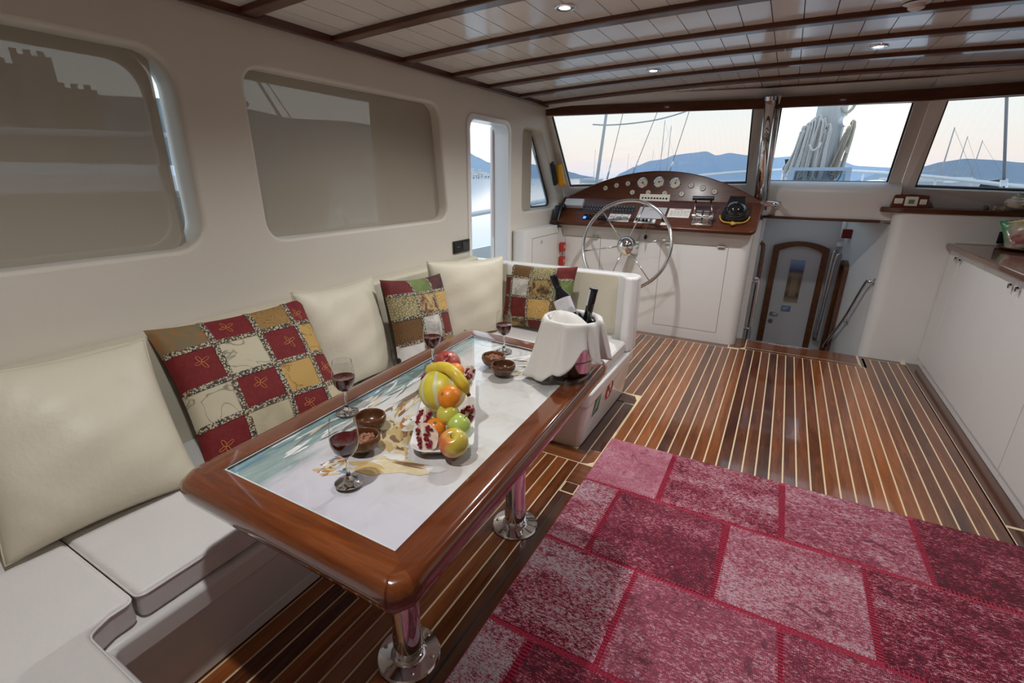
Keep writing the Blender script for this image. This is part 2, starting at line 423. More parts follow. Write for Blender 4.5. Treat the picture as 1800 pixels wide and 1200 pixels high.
sl = rpoly([(4.24,1.165),(4.70,1.165),(4.255,1.80),(4.24,1.80)], .05, 6)
obj('rubber_seal', plate(B(), sl, [[(lerp(4.38,a,.955),lerp(1.42,b_,.965)) for a,b_ in sl]], lambda y,z:(XL-.094,y,z), lambda y,z:(XL-.112,y,z)), M['rubber'], w3)
# side door opening: raised lip, jamb
d1 = obj('door_1', plate(B(), rrect(3.035,3.68,.10,1.872,[.095,.095,.03,.03],6), [rrect(3.078,3.637,.14,1.83,[.07,.07,.03,.03],6)], lambda y,z:(XL+.012,y,z), lambda y,z:(XL-.132,y,z)), M['gel'], kind='structure')
bevmod(d1, .010, 3, 40)
obj('door_stop', bx(XL-.06,XL-.035,3.06,3.085,1.70,1.735,bev=.004), M['brass'], d1)
obj('door_leaf_edge', bx(XL-.165,XL-.134,3.625,3.66,.14,1.83,bev=.008), M['gel'], d1)
obj('door_seal', bx(XL-.136,XL-.1335,3.620,3.623,.95,1.80), M['red'], d1)
obj('door_catch', sphere(B(), (XL+.012,3.60,.70), .011, 10, 6), M['black'], d1)

# ---- windshield: three raked panels, post slabs, seals
def panel(name, TL, TR, BR, BL, oTL, oTR, oBR, oBL, nrm, mats, n):
    """a wall panel (outer quad) with a window opening (inner quad), thickness along nrm"""
    b = B(); nn = Vector(nrm).normalized()*.07
    o_ = [Vector(p) for p in (oTL,oTR,oBR,oBL)]; i_ = [Vector(p) for p in (TL,TR,BR,BL)]
    for s in (0,1):
        pass
    vo=[b.verts.new(p) for p in o_]; vi=[b.verts.new(p) for p in i_]; vO=[b.verts.new(p+nn) for p in o_]; vI=[b.verts.new(p+nn) for p in i_]
    for k in range(4):
        j=(k+1)%4
        b.faces.new((vo[k],vo[j],vi[j],vi[k])); b.faces.new((vO[k],vI[k],vI[j],vO[j])); b.faces.new((vi[k],vi[j],vI[j],vI[k])); b.faces.new((vo[k],vO[k],vO[j],vo[j]))
    return b
def quadplate(pts, nrm, t0, t1):
    nn=Vector(nrm).normalized(); return prism(B(), [Vector(p)+nn*t0 for p in pts], nn*(t1-t0))
def ring(pts, nrm, w, t0, t1):
    c = sum((Vector(p) for p in pts), Vector())/4; nn=Vector(nrm).normalized(); b=B(); o_=[];i_=[]
    N=len(pts)
    for k,p in enumerate(pts):
        p=Vector(p); a=(Vector(pts[k-1])-p).normalized(); d_=(Vector(pts[(k+1)%N])-p).normalized()
        o_.append(p); i_.append(p+(a+d_)*w)
    vo=[b.verts.new(p+nn*t0) for p in o_]; vi=[b.verts.new(p+nn*t0) for p in i_]; vO=[b.verts.new(p+nn*t1) for p in o_]; vI=[b.verts.new(p+nn*t1) for p in i_]
    for k in range(N):
        j=(k+1)%N
        b.faces.new((vo[k],vo[j],vi[j],vi[k])); b.faces.new((vO[k],vI[k],vI[j],vO[j])); b.faces.new((vi[k],vi[j],vI[j],vI[k])); b.faces.new((vo[k],vO[k],vO[j],vo[j]))
    return b
wf = thing('wall_front', None, None, (0,0,0), kind='structure')
A = dict(TL=(-2.012,4.36,1.966), TR=(-.355,4.68,1.980), BR=(-.340,4.98,1.394), BL=(-1.975,4.795,1.341))
C2 = dict(TL=(-.163,4.70,1.979), TR=(.686,4.70,1.970), BR=(.691,5.0,1.406), BL=(-.169,5.0,1.406))
D3 = dict(TL=(.862,4.68,1.968), TR=(2.512,4.36,1.966), BR=(2.475,4.795,1.341), BL=(.863,4.98,1.384))
outs = [((-2.10,4.30,2.12),(-.258,4.655,2.12),(-.255,5.165,1.03),(-2.10,5.02,1.03)),
        ((-.258,4.655,2.12),(.774,4.655,2.12),(.777,5.17,1.10),(-.255,5.17,1.10)),
        ((.774,4.655,2.12),(2.60,4.30,2.12),(2.60,5.02,1.03),(.777,5.165,1.03))]
for n,(q,ot,nr) in enumerate(((A,outs[0],(-.15,1,.5)),(C2,outs[1],(0,1,.5)),(D3,outs[2],(.15,1,.5)))):
    b = panel('', q['TL'],q['TR'],q['BR'],q['BL'], *ot, nr, None, n)
    obj('windshield_panel', b, M['gel2'], wf)
    wn = obj('window_%d'%(4+n), ring([q['TL'],q['TR'],q['BR'],q['BL']], nr, .010, .030, .050), M['rubber'], kind='structure')
    obj('glass_pane', quadplate([q['TL'],q['TR'],q['BR'],q['BL']], nr, .036, .042), M['glass2'] if n==1 else M['glass1'], wn)
# header trim over the windshield
hp = [(-2.06,4.335),(-.258,4.625),(.774,4.625),(2.56,4.335)]
for i in range(3):
    (xa,ya),(xb,yb)=hp[i],hp[i+1]; dx,dy=xb-xa,yb-ya; L=math.hypot(dx,dy)
    ex_=dx/L*.012;ey_=dy/L*.012; b=prism(B(), [(xa-ex_,ya-ey_,1.972),(xb+ex_,yb+ey_,1.972),(xb+ex_,yb+ey_,2.048),(xa-ex_,ya-ey_,2.048)], (-dy/L*.03,dx/L*.03,0))
    bevmod(obj('trim_%d'%(3+i), b, M['beam'], kind='structure'), .006, 2)
# coaming under the middle window and wooden lintel of the companionway
b=B(); prof=[(5.01,1.43),(4.955,1.40),(4.93,1.365),(4.925,1.33),(4.945,1.27),(4.975,1.20),(4.99,1.135),(5.08,1.135),(5.12,1.43)]
obj('coaming', prism(b, [(-.25,y,z) for y,z in prof], (1.03,0,0)), M['gel2'], wf, smooth=True, angle=40)
obj('trim_6', bx(-.17,.70,4.965,5.0,1.112,1.136,bev=.004), M['beam'], kind='structure')
# bulkhead to starboard with its rounded corner, shelf
loop=[(.80,5.10),(.775,5.02)]+[(.765+.09-.09*math.cos(a),4.952-.09*math.sin(a)) for a in [i*PI/2/8 for i in range(9)]]+[(2.55,4.862),(2.55,5.10)]
bk = obj('wall_bulkhead', prism(B(), [(x,y,-.05) for x,y in loop], (0,0,1.255)), M['gel2'], kind='structure', smooth=True, angle=40)
loop=rpoly([(.66,5.12),(.68,4.93),(.80,4.845),(2.55,4.845),(2.55,5.12)], .05, 5)
sh = tag(obj('shelf', prism(B(), [(x,y,1.205) for x,y in loop], (0,0,.038)), M['dash']), 'long dark varnished wooden shelf under the right windshield window', 'shelf')
bevmod(sh,.008,2)
# companionway: side walls, lower landing, far bulkhead
stl = obj('wall_stair_left', bx(-.23,-.16,4.95,6.1,-.8,1.10), M['gel2'], kind='structure')
obj('wall_stair_right', prism(B(), [(.800,4.95,-.8),(.556,6.02,-.8),(.70,6.02,-.8),(.90,4.95,-.8)], (0,0,1.9)), M['gel2'], kind='structure')
obj('wall_lower_front', bx(-.3,.9,6.0,6.08,-.8,1.114), M['gel2'], kind='structure')
obj('floor_lower', bx(-.3,.9,4.86,6.1,-.85,-.8), M['plankd'], kind='structure')
for i in range(3):
    st=obj('stair_%d'%(i+1), bx(-.16,.74-i*.05,4.87+i*.2,5.09+i*.2,-.20-i*.2-.03,-.20-i*.2,bev=.006), M['plankx'], kind='structure')
    obj('riser', bx(-.16,.74-i*.05,4.862+i*.2,4.872+i*.2,-.20-i*.2,-.0-i*.2-.03), M['gel2'], st)
# other walls (behind and to starboard of the camera)
WR1 = rrect(-.5,1.0,1.15,1.87,.1,6); WR2 = rrect(1.35,4.1,1.15,1.87,.1,6)
wr = obj('wall_right', plate(B(), [(-1.25,-.02),(5.05,-.02),(4.86,1.2),(4.43,1.995),(4.43,2.16),(-1.25,2.16)], [WR1,WR2], lambda y,z:(XR,y,z), lambda y,z:(XR+.13,y,z)), M['wall'], kind='structure')
for k,(y0,y1) in enumerate(((-.5,1.0),(1.35,4.1))):
    wq=obj('window_%d'%(7+k), bx(XR+.11,XR+.115,y0,y1,1.15,1.87), M['glass1'], kind='structure'); obj('roller_blind', bx(XR+.055,XR+.0555,y0,y1,1.15,1.87), M['screen'], wq)  # unseen starboard blinds, added to hold back daylight from this side
obj('wall_back', bx(-2.2,2.7,-1.3,-1.2,-.02,2.2), M['wall'], kind='structure')

# ================================================================ LAMPS
def downlight(x,y,label,power=1.0):
    t=thing('downlight',label,'ceiling lamp',(x,y,zc(x)+.022),group='recessed ceiling downlights')
    b=B(); lathe(b,[(.024,-.004),(.040,-.007),(.047,-.004),(.048,0),(.024,0)],24)
    obj('bezel',b,M['chrome'],t,smooth=True,local=True)
    b=B(); lathe(b,[(0,-.003),(.0245,-.003)],20); obj('lens',b,M['lamp'],t,local=True)
    L=bpy.data.lights.new('downlight_beam','SPOT'); L.energy=LAMP_W*power; L.color=(.985,.99,1.0); L.spot_size=math.radians(150); L.spot_blend=.8; L.shadow_soft_size=.022
    lo=bpy.data.objects.new('lamp_light',L); COL.objects.link(lo); lo.parent=t; lo.location=(0,0,-.034)
    return t
M['lamp']=emit('led_lens',(1,.97,.92),14)
DL='round chrome downlight in the white ceiling, '
for x,y,l in ((-.95,2.165,DL+'nearest one at the top of the photo'),(-.92,3.60,DL+'near the left windshield window'),(.30,3.575,DL+'the one towards the right'),
              (-.84,.34,DL+'above the near table end, out of view'),(.30,2.17,DL+'above the rug, out of view')):
    downlight(x,y,l,.62 if x>0 else 1.0)
t=thing('smoke_detector','round white smoke detector on the ceiling at the top right','smoke detector',(.325,2.735,zc(.325)+.022))
b=B(); lathe(b,[(.05,0),(.052,-.012),(.048,-.022),(.030,-.026),(.028,-.040),(.018,-.046),(0,-.047)],24); obj('housing',b,M['white'],t,smooth=True,angle=45,local=True)
b=B(); lathe(b,[(.0485,-.024),(.0505,-.0235),(.0505,-.020),(.0485,-.0195)],24); obj('vent_ring',b,M['black'],t,local=True)

# ================================================================ SETTEE
settee = thing('settee','white moulded U-shaped settee with a high rounded end back, beside the table','settee',(-1.7,1.2,0))
# base: main run, aft return, forward return (plan outline flares outwards towards the lip)
def base_run(lo, hi, z0, z1, r=.05):
    b=B(); n=len(lo)
    a=[b.verts.new((x,y,z0)) for x,y in lo]; c=[b.verts.new((x,y,z1)) for x,y in hi]
    b.faces.new(a[::-1]); b.faces.new(c)
    for i in range(n): b.faces.new((a[i],a[(i+1)%n],c[(i+1)%n],c[i]))
    return b
lo=[(-2.04,-1.19),(-.80,-1.19),(-.80,.20)]+[(-1.327,.215)]+[(-1.327,2.225)]+rpoly([(-1.32,2.24),(-.795,2.24),(-.795,3.115),(-1.32,3.115)],.05,4)[5:15]+[(-2.04,3.115)]
hi=[(-2.04,-1.19),(-.74,-1.19),(-.74,.275)]+[(-1.254,.280)]+[(-1.254,2.200)]+rpoly([(-1.28,2.205),(-.742,2.205),(-.742,3.12),(-1.28,3.12)],.06,4)[5:15]+[(-2.04,3.12)]
lowhi=[(-2.04,-1.19),(-.762,-1.19),(-.762,.250),(-1.282,.255),(-1.282,2.215)]+rpoly([(-1.27,2.215),(-.755,2.215),(-.755,3.118),(-1.27,3.118)],.055,4)[5:15]+[(-2.04,3.118)]
bm_=base_run(lo,lowhi,0.0,.268); bs=obj('base',bm_,M['gel'],settee); bevmod(bs,.012,3,50)
bm_=base_run([(x-.004 if x>-1.9 else x,y) for x,y in hi],hi,.266,.352); bevmod(obj('rim_lip',bm_,M['gel'],settee),.018,3,50)
obj('kick_rail',bx(-1.332,-1.316,.25,2.2,.002,.05,bev=.005),M['gel2'],settee)
# backrest pads along the hull side and the moulded end back
b=bx(-2.045,-1.945,-1.15,3.02,.36,.882); bevmod(obj('backrest_pad',b,M['cream'],settee),.022,3)
def soft_end(z0,z1):
    lp=[(-2.045,3.135)]+[p for p in rpoly([(-2.045,3.135),(-.742,3.135),(-.742,2.965),(-2.045,2.965)],.055,5)[6:12]][::-1]
    return lp
lp=rpoly([(-2.045,3.045),(-.875,3.045),(-.835,3.02),(-.815,2.965),(-.760,2.955),(-.738,3.00),(-.738,3.09),(-.775,3.135),(-2.045,3.135)],.025,3)
b=prism(B(),[(x,y,.352) for x,y in lp],(0,0,.500)); bevmod(obj('end_back',b,M['gel'],settee),.024,4,50)
prof=rpoly([(-1.98,.44),(-1.98,.838),(-.878,.838),(-.878,.44)],.02,4)
b=prism(B(),[(x,3.041,z) for x,z in prof],(0,.01,0)); obj('backrest_pad',b,M['cream'],settee)
# stickers on the end of the base (green notice, red prohibition ring)
def onside(y,z): return V(-.7432-(.352-z)/.352*.054, y, z)
g=B()
q=[onside(2.36,.150),onside(2.47,.150),onside(2.47,.278),onside(2.36,.278)]; nx=V(1,0,-.15).normalized()*.002
obj('safety_sticker',prism(g,[p+nx*.3 for p in q],nx),plain('green_sticker',(.02,.16,.10),.4),settee)
b=B()
for k in range(3):
    y0=2.375+k*.012
    prism(b,[onside(y0,.165+k*.03)+nx*1.3,onside(y0+.045,.20+k*.028)+nx*1.3,onside(y0+.05,.21+k*.028)+nx*1.3,onside(y0+.005,.175+k*.03)+nx*1.3],nx*.3)
obj('sticker_arrow',b,M['white'],settee)
cy,cz=2.63,.222
obj('no_smoking_disc',prism(B(),[onside(cy+.055*math.cos(a),cz+.062*math.sin(a))+nx*.3 for a in [i*2*PI/24 for i in range(24)]],nx),M['white'],settee)
b=B(); tube(b,[onside(cy+.052*math.cos(a),cz+.059*math.sin(a))+nx*1.3 for a in [i*2*PI/28 for i in range(28)]],.006,6,True)
tube(b,[onside(cy-.038,cz+.042)+nx*1.3,onside(cy+.038,cz-.042)+nx*1.3],.004,6); obj('red_ring',b,M['red'],settee)
obj('cigarette_mark',prism(B(),[onside(cy-.03,cz-.006)+nx*1.2,onside(cy+.03,cz-.006)+nx*1.2,onside(cy+.03,cz+.006)+nx*1.2,onside(cy-.03,cz+.006)+nx*1.2],nx*.3),M['black'],settee)

# ---- loose seat cushions
def seatcush(loop,label,z0=.354,z1=.440):
    b=prism(B(),[(x,y,z0) for x,y in loop],(0,0,z1-z0)); cx=sum(p[0] for p in loop)/len(loop); cy=sum(p[1] for p in loop)/len(loop)
    root=thing('seat_cushion',label,'cushion',(cx,cy,z0),group='seat cushions of the settee')
    o=obj('cushion_cover',b,M['seat'],root); bevmod(o,.016,3,40)
    b=B(); tube(b,[V(x,y,z1-.013)+(V(x-cx,y-cy,0).normalized()*-.001) for x,y in loop],.0035,6,True); obj('piping',b,M['seat'],root,smooth=True)
seatcush(rpoly([(-1.94,-1.1),(-.76,-1.1),(-.76,.245),(-1.255,.25),(-1.275,.30),(-1.275,.352),(-1.94,.352)],.03,4),'white corner seat cushion in the bottom left foreground')
seatcush(rrect(-1.94,-1.275,.360,1.60,.02,4),'long white seat cushion along the wall, beside the near end of the table')
seatcush(rrect(-1.94,-1.275,1.607,2.19,.02,4),'white seat cushion hidden behind the table, in front of the small patchwork cushion')
seatcush(rpoly([(-1.94,2.197),(-.765,2.197),(-.765,2.94),(-.87,2.95),(-.87,3.005),(-1.94,3.005)],.03,4),'white seat cushion on the far end of the settee behind the ice bucket')

# ---- throw pillows
def pillow_fn(w,h,t,pinch=.09,seed=0,wr=1.0):
    rnd=random.Random(seed); ph=[rnd.uniform(0,6.28) for _ in range(6)]
    def f(u,v,s,off=0.0):
        x=w/2*u*(1-pinch*(1-v*v)*abs(u)); z=h/2*v*(1-pinch*(1-u*u)*abs(v))
        e=max(0,(1-u*u))*max(0,(1-v*v))
        th=t/2*e**.40*(1-.10*v)
        wrk=.006*wr*math.sin(5*u+3*v+ph[0])*e**.5+.007*wr*math.sin(9*(abs(u)*abs(v))**.8*3+ph[1])*min(1,e*3)*(abs(u*v))+.004*wr*math.sin(11*v-4*u+ph[2])*e
        sag=.020*math.sin(2.2*u+ph[3])*(1-abs(v))*.5
        return V(x, s*(th+wrk*(1 if s>0 else .6)+off)+sag*.5, z+h/2)
    return f
def pillow_mesh(f,n=26,front=True):
    b=B(); F={};K={}
    for i in range(n+1):
        for j in range(n+1):
            u=-1+2*i/n; v=-1+2*j/n; u=math.sin(u*PI/2)*.6+u*.4; v=math.sin(v*PI/2)*.6+v*.4
            F[i,j]=b.verts.new(f(u,v,-1)); K[i,j]=F[i,j] if i in(0,n) or j in(0,n) else b.verts.new(f(u,v,1))
    for i in range(n):
        for j in range(n):
            if front: b.faces.new((F[i,j],F[i+1,j],F[i+1,j+1],F[i,j+1]))
            try: b.faces.new((K[i,j],K[i,j+1],K[i+1,j+1],K[i+1,j]))
            except Exception: pass
    if not front: bmesh.ops.delete(b,geom=[v for v in b.verts if not v.link_faces],context='VERTS')
    return b
def place(root,base,yaw,lean,roll=0):
    """local -Y is the show side; yaw turns it, lean tips the top back (+Y)"""
    root.matrix_world=Matrix.Translation(base)@Matrix.Rotation(yaw,4,'Z')@Matrix.Rotation(-lean,4,'X')@Matrix.Rotation(roll,4,'Y')
def cream_pillow(label,w,h,t,base,yaw,lean,roll,seed):
    root=thing('cream_pillow',label,'pillow',(0,0,0),group='plain cream pillows on the settee')
    f=pillow_fn(w,h,t,.07,seed,1.5); obj('pillow_cover',pillow_mesh(f),M['cream'],root,smooth=True)
    b=B(); pts=[f(u,v,1) for u,v in [(-1+2*i/20,-1) for i in range(20)]+[(1,-1+2*i/20) for i in range(20)]+[(1-2*i/20,1) for i in range(20)]+[(-1,1-2*i/20) for i in range(20)]]
    tube(b,pts,.0028,6,True); obj('seam_piping',b,M['cream'],root,smooth=True)
    place(root,V(*base),yaw,lean,roll); return root
# yaw +90deg: show side faces +X
Y90=PI/2
cream_pillow('big plain cream pillow at the left edge of the photo',.49,.535,.21,(-1.640,.475,.446),1.531,.50,.056,3)
cream_pillow('plain cream pillow between the large and the small patchwork pillows',.525,.515,.17,(-1.741,1.581,.446),1.64,.24,.04,5)
cream_pillow('plain cream pillow in the far corner of the settee',.615,.512,.17,(-1.68,2.468,.446),1.277,.05,.051,8)

def fabric(name,c1,c2,scale=30,kind='noise',rough=.8):
    m,t,b=newmat(name); v=coords(t,(1,1,1))
    if kind=='sketch': f=noise(t,v,scale,2,.45,2.2)
    elif kind=='noise': f=noise(t,v,scale,3,.6,1.0)
    elif kind=='swirl':
        w=t.nodes.new('ShaderNodeTexWave'); w.wave_type='RINGS'; w.inputs['Scale'].default_value=scale; w.inputs['Distortion'].default_value=22; w.inputs['Detail'].default_value=2.0; w.inputs['Detail Scale'].default_value=.9; w.rings_direction='SPHERICAL'
        t.links.new(v,w.inputs['Vector']); f=w.outputs['Fac']
    else:
        w=t.nodes.new('ShaderNodeTexVoronoi'); w.feature='DISTANCE_TO_EDGE' if kind=='cell' else 'F1'; w.inputs['Scale'].default_value=scale
        t.links.new(v,w.inputs['Vector']); f=w.outputs['Distance']
    if kind=='sketch':
        t.links.new(ramp(t,f,[(0,c2),(.455,c2),(.478,c1),(.50,c2),(1,c2)]),b.inputs['Base Color']); setp(b,Roughness=rough); bump(t,b,noise(t,v,260,2),.25,.002); return m
    st={'noise':(.40,.60),'swirl':(.08,.30),'cell':(.04,.12),'spot':(.20,.26)}[kind]
    t.links.new(ramp(t,f,[(0,c1),(st[0],c1),(st[1],c2),(1,c2)]),b.inputs['Base Color']); setp(b,Roughness=rough,Sheen_Weight=.04)
    bump(t,b,noise(t,v,260,2),.25,.002); return m
FB={'red':fabric('red_damask',(.135,.004,.006),(.170,.007,.009),60),
 'dred':fabric('dark_red_satin',(.10,.006,.005),(.145,.011,.008),12),
 'maroon':fabric('maroon_brocade',(.035,.010,.010),(.07,.016,.014),14),
 'och':fabric('ochre_damask',(.20,.11,.028),(.30,.17,.05),26,'swirl'),
 'pais':fabric('paisley_orange',(.30,.12,.03),(.17,.13,.065),13,'noise'),
 'crm':fabric('cream_drawing',(.20,.17,.11),(.50,.45,.32),6,'sketch'),
 'crm2':fabric('cream_plain_patch',(.42,.37,.24),(.50,.44,.29),8),
 'yel':fabric('mustard_drawing',(.26,.15,.04),(.45,.28,.08),6,'sketch'),
 'grn':fabric('olive_satin',(.10,.14,.035),(.16,.21,.06),7),
 'lat':fabric('gold_lattice',(.13,.10,.045),(.38,.33,.16),70,'cell'),
 'brn':fabric('bronze_damask',(.085,.042,.012),(.15,.075,.020),30,'swirl'),
 'tan':fabric('tan_lettered',(.10,.04,.02),(.44,.30,.13),22),
 'ora':fabric('amber_scroll',(.36,.20,.045),(.50,.32,.10),18,'swirl'),
 'wht':fabric('grey_white_scroll',(.33,.31,.27),(.58,.55,.49),9),
 'dot':fabric('white_with_black_spots',(.012,.012,.012),(.66,.63,.58),13,'spot'),
 'stp':fabric('gold_and_brown_stripe',(.06,.03,.012),(.36,.25,.08),16)}
def braid_mat():
    m,t,b=newmat('embroidered_braid'); v=coords(t,(1,1,1)); w=t.nodes.new('ShaderNodeTexVoronoi'); w.inputs['Scale'].default_value=150
    t.links.new(v,w.inputs['Vector']); c=mix(t,math_(t,'GREATER_THAN',w.outputs['Distance'],.50),(.46,.41,.27),(.03,.028,.025))
    w2=t.nodes.new('ShaderNodeSeparateColor'); t.links.new(w.outputs['Color'],w2.inputs[0])
    c=mix(t,math_(t,'GREATER_THAN',w2.outputs[0],.86),c,(.16,.07,.03)); c=mix(t,math_(t,'LESS_THAN',w2.outputs[1],.07),c,(.10,.09,.09))
    t.links.new(c,b.inputs['Base Color']); setp(b,Roughness=.7); bump(t,b,w.outputs['Distance'],.5,.002); return m
BRAID=braid_mat(); M['thread']=plain('gold_thread',(.55,.22,.06),.5); M['pilback']=plain('dark_brown_backing',(.035,.022,.018),.85)
def patch_pillow(label,w,h,t,cols,rows,grid,base,yaw,lean,roll,seed,motif=False):
    root=thing('patchwork_pillow',label,'pillow',(0,0,0),group='patchwork pillows on the settee')
    f=pillow_fn(w,h,t,.08,seed,.9); obj('pillow_back',pillow_mesh(f,22,False),M['pilback'],root,smooth=True)
    bw_=.036
    def sub(u0,u1,v0,v1,off,n=12):
        b=B(); G=[[b.verts.new(f(lerp(u0,u1,i/n),lerp(v0,v1,j/n),-1,off)) for j in range(n+1)] for i in range(n+1)]
        for i in range(n):
            for j in range(n): b.faces.new((G[i][j],G[i+1][j],G[i+1][j+1],G[i][j+1]))
        return b
    def sub2(u0,u1,v0,v1,off,n,m_):
        b=B(); G=[[b.verts.new(f(lerp(u0,u1,i/n),lerp(v0,v1,j/m_),-1,off)) for j in range(m_+1)] for i in range(n+1)]
        for i in range(n):
            for j in range(m_): b.faces.new((G[i][j],G[i+1][j],G[i+1][j+1],G[i][j+1]))
        return b
    for r,row in enumerate(grid):
        for c,k in enumerate(row):
            u0,u1=cols[c],cols[c+1]; v1,v0=rows[r],rows[r+1]
            obj('fabric_patch',sub(u0,u1,v0,v1,.0015),FB[k],root,smooth=True)
            if motif and k=='red':
                um,vm=(u0+u1)/2+.05*((c*3+r*5)%3-1),(v0+v1)/2+.06*((c+r*2)%3-1); b=B()
                for a0,ln in ((.4,.105),(1.9,.10),(3.4,.085),(5.1,.11)):
                    pts=[]
                    for s in range(9):
                        q=s/8*2*PI; rr=ln*(.5-.5*math.cos(q)); sd=.020*math.sin(q)
                        uu=um+rr*math.cos(a0)-sd*math.sin(a0); vv=vm+rr*math.sin(a0)+sd*math.cos(a0)
                        pts.append(f(max(-.97,min(.97,uu)),max(-.97,min(.97,vv)),-1,.0022))
                    tube(b,pts,.0011,4)
                obj('leaf_embroidery',b,M['thread'],root)
    for u in cols[1:-1]: obj('braid_band',sub2(u-bw_,u+bw_,rows[-1]+.01,rows[0]-.01,.0035,6,40),BRAID,root,smooth=True)
    for v in rows[1:-1]: obj('braid_band',sub2(cols[0]+.01,cols[-1]-.01,v-bw_,v+bw_,.0042,40,6),BRAID,root,smooth=True)
    place(root,V(*base),yaw,lean,roll); return root
patch_pillow('large patchwork pillow of red squares with gold leaves, nearest the camera',.595,.565,.20,[-1,-.44,.12,.66,1],[1,.56,.02,-.48,-1],
    [['pais','red','och','red'],['red','crm','red','yel'],['crm','red','yel','red'],['red','crm2','red','crm2']],(-1.575,1.035,.452),1.405,.60,-.012,11,True)
patch_pillow('small patchwork pillow with gold lattice and green satin, left of the far corner pillow',.455,.49,.17,[-1,-.30,.34,1],[1,.62,.10,-.46,-1],
    [['dred','grn','maroon'],['lat','tan','ora'],['brn','wht','dred'],['dot','dred','och']],(-1.618,1.98,.450),1.491,.29,.081,13)
patch_pillow('patchwork pillow leaning on the far end back, behind the wine bottles',.55,.45,.14,[-1,-.72,-.16,.50,1],[1,.60,.0,-.68,-1],
    [['dot','brn','lat','dred'],['dred','wht','stp','grn'],['dred','dred','ora','brn'],['och','stp','dred','dred']],(-1.373,2.83,.445),-.06,.22,-.05,17)

# ================================================================ TABLE
TZ=.745
def lt(x,y,z=0): return V(x,y,z)
table=thing('saloon_table','varnished mahogany table with a glass-covered seascape top on two steel pedestals','table',(-.86,1.16,0))
TL=[(-1.127,.552),(-.562,.552),(-.604,1.715),(-1.180,1.765)]     # glass corners, slightly out of square
cxx=sum(p[0] for p in TL)/4; cyy=sum(p[1] for p in TL)/4
RW=.074
def outset(d):
    o=[];n=4
    for i in range(4):
        p=V(*TL[i]); a=(p-V(*TL[i-1])).normalized(); b_=(V(*TL[(i+1)%4])-p).normalized()
        n1=V(a.y,-a.x); n2=V(b_.y,-b_.x); m_=(n1+n2).normalized(); o.append(p+m_*(d/max(.2,m_.dot(n1))))
    return o
OUT=outset(RW); IN=[V(*p) for p in TL]
# each mitred rail: swept rounded section
sec=[(0,.0),(0,.004),(.055,.006),(.068,.004),(.078,-.004),(.083,-.016),(.084,-.034),(.080,-.052),(.070,-.064),(.055,-.068),(0,-.068)]
def rail(i):
    b=B(); j=(i+1)%4; rings=[]
    rc=.045
    def corner_pts(k):   # mitre direction at corner k
        return OUT[k]-IN[k]
    for t_ in [0,.03,.06,.1]+[.1+.8*q/8 for q in range(1,8)]+[.9,.94,.97,1]:
        ring=[]
        for d,z in sec:
            p=IN[i].lerp(IN[j],t_); k=d/RW
            q0=IN[i]+corner_pts(i)*k; q1=IN[j]+corner_pts(j)*k; q=q0.lerp(q1,t_)
            # round the outer corners
            L=(q1-q0).length; dd=min(t_,1-t_)*L
            if dd<rc and k>0:
                nrm=(q-p); sh_=rc-math.sqrt(max(0,rc*rc-(rc-dd)**2)); e=(OUT[j]-OUT[i]).normalized(); nn=V(e.y,-e.x)
                q=q-nn*sh_*.75*k
            ring.append(b.verts.new((q.x,q.y,TZ+z)))
        rings.append(ring)
    n=len(sec)
    for a,c in zip(rings,rings[1:]):
        for k in range(n): b.faces.new((a[k],a[(k+1)%n],c[(k+1)%n],c[k]))
    b.faces.new(rings[0][::-1]); b.faces.new(rings[-1]); return b
for i in range(4): obj('rail',rail(i),M['tablex'] if i in(0,2) else M['tabley'],table,smooth=True,angle=45)
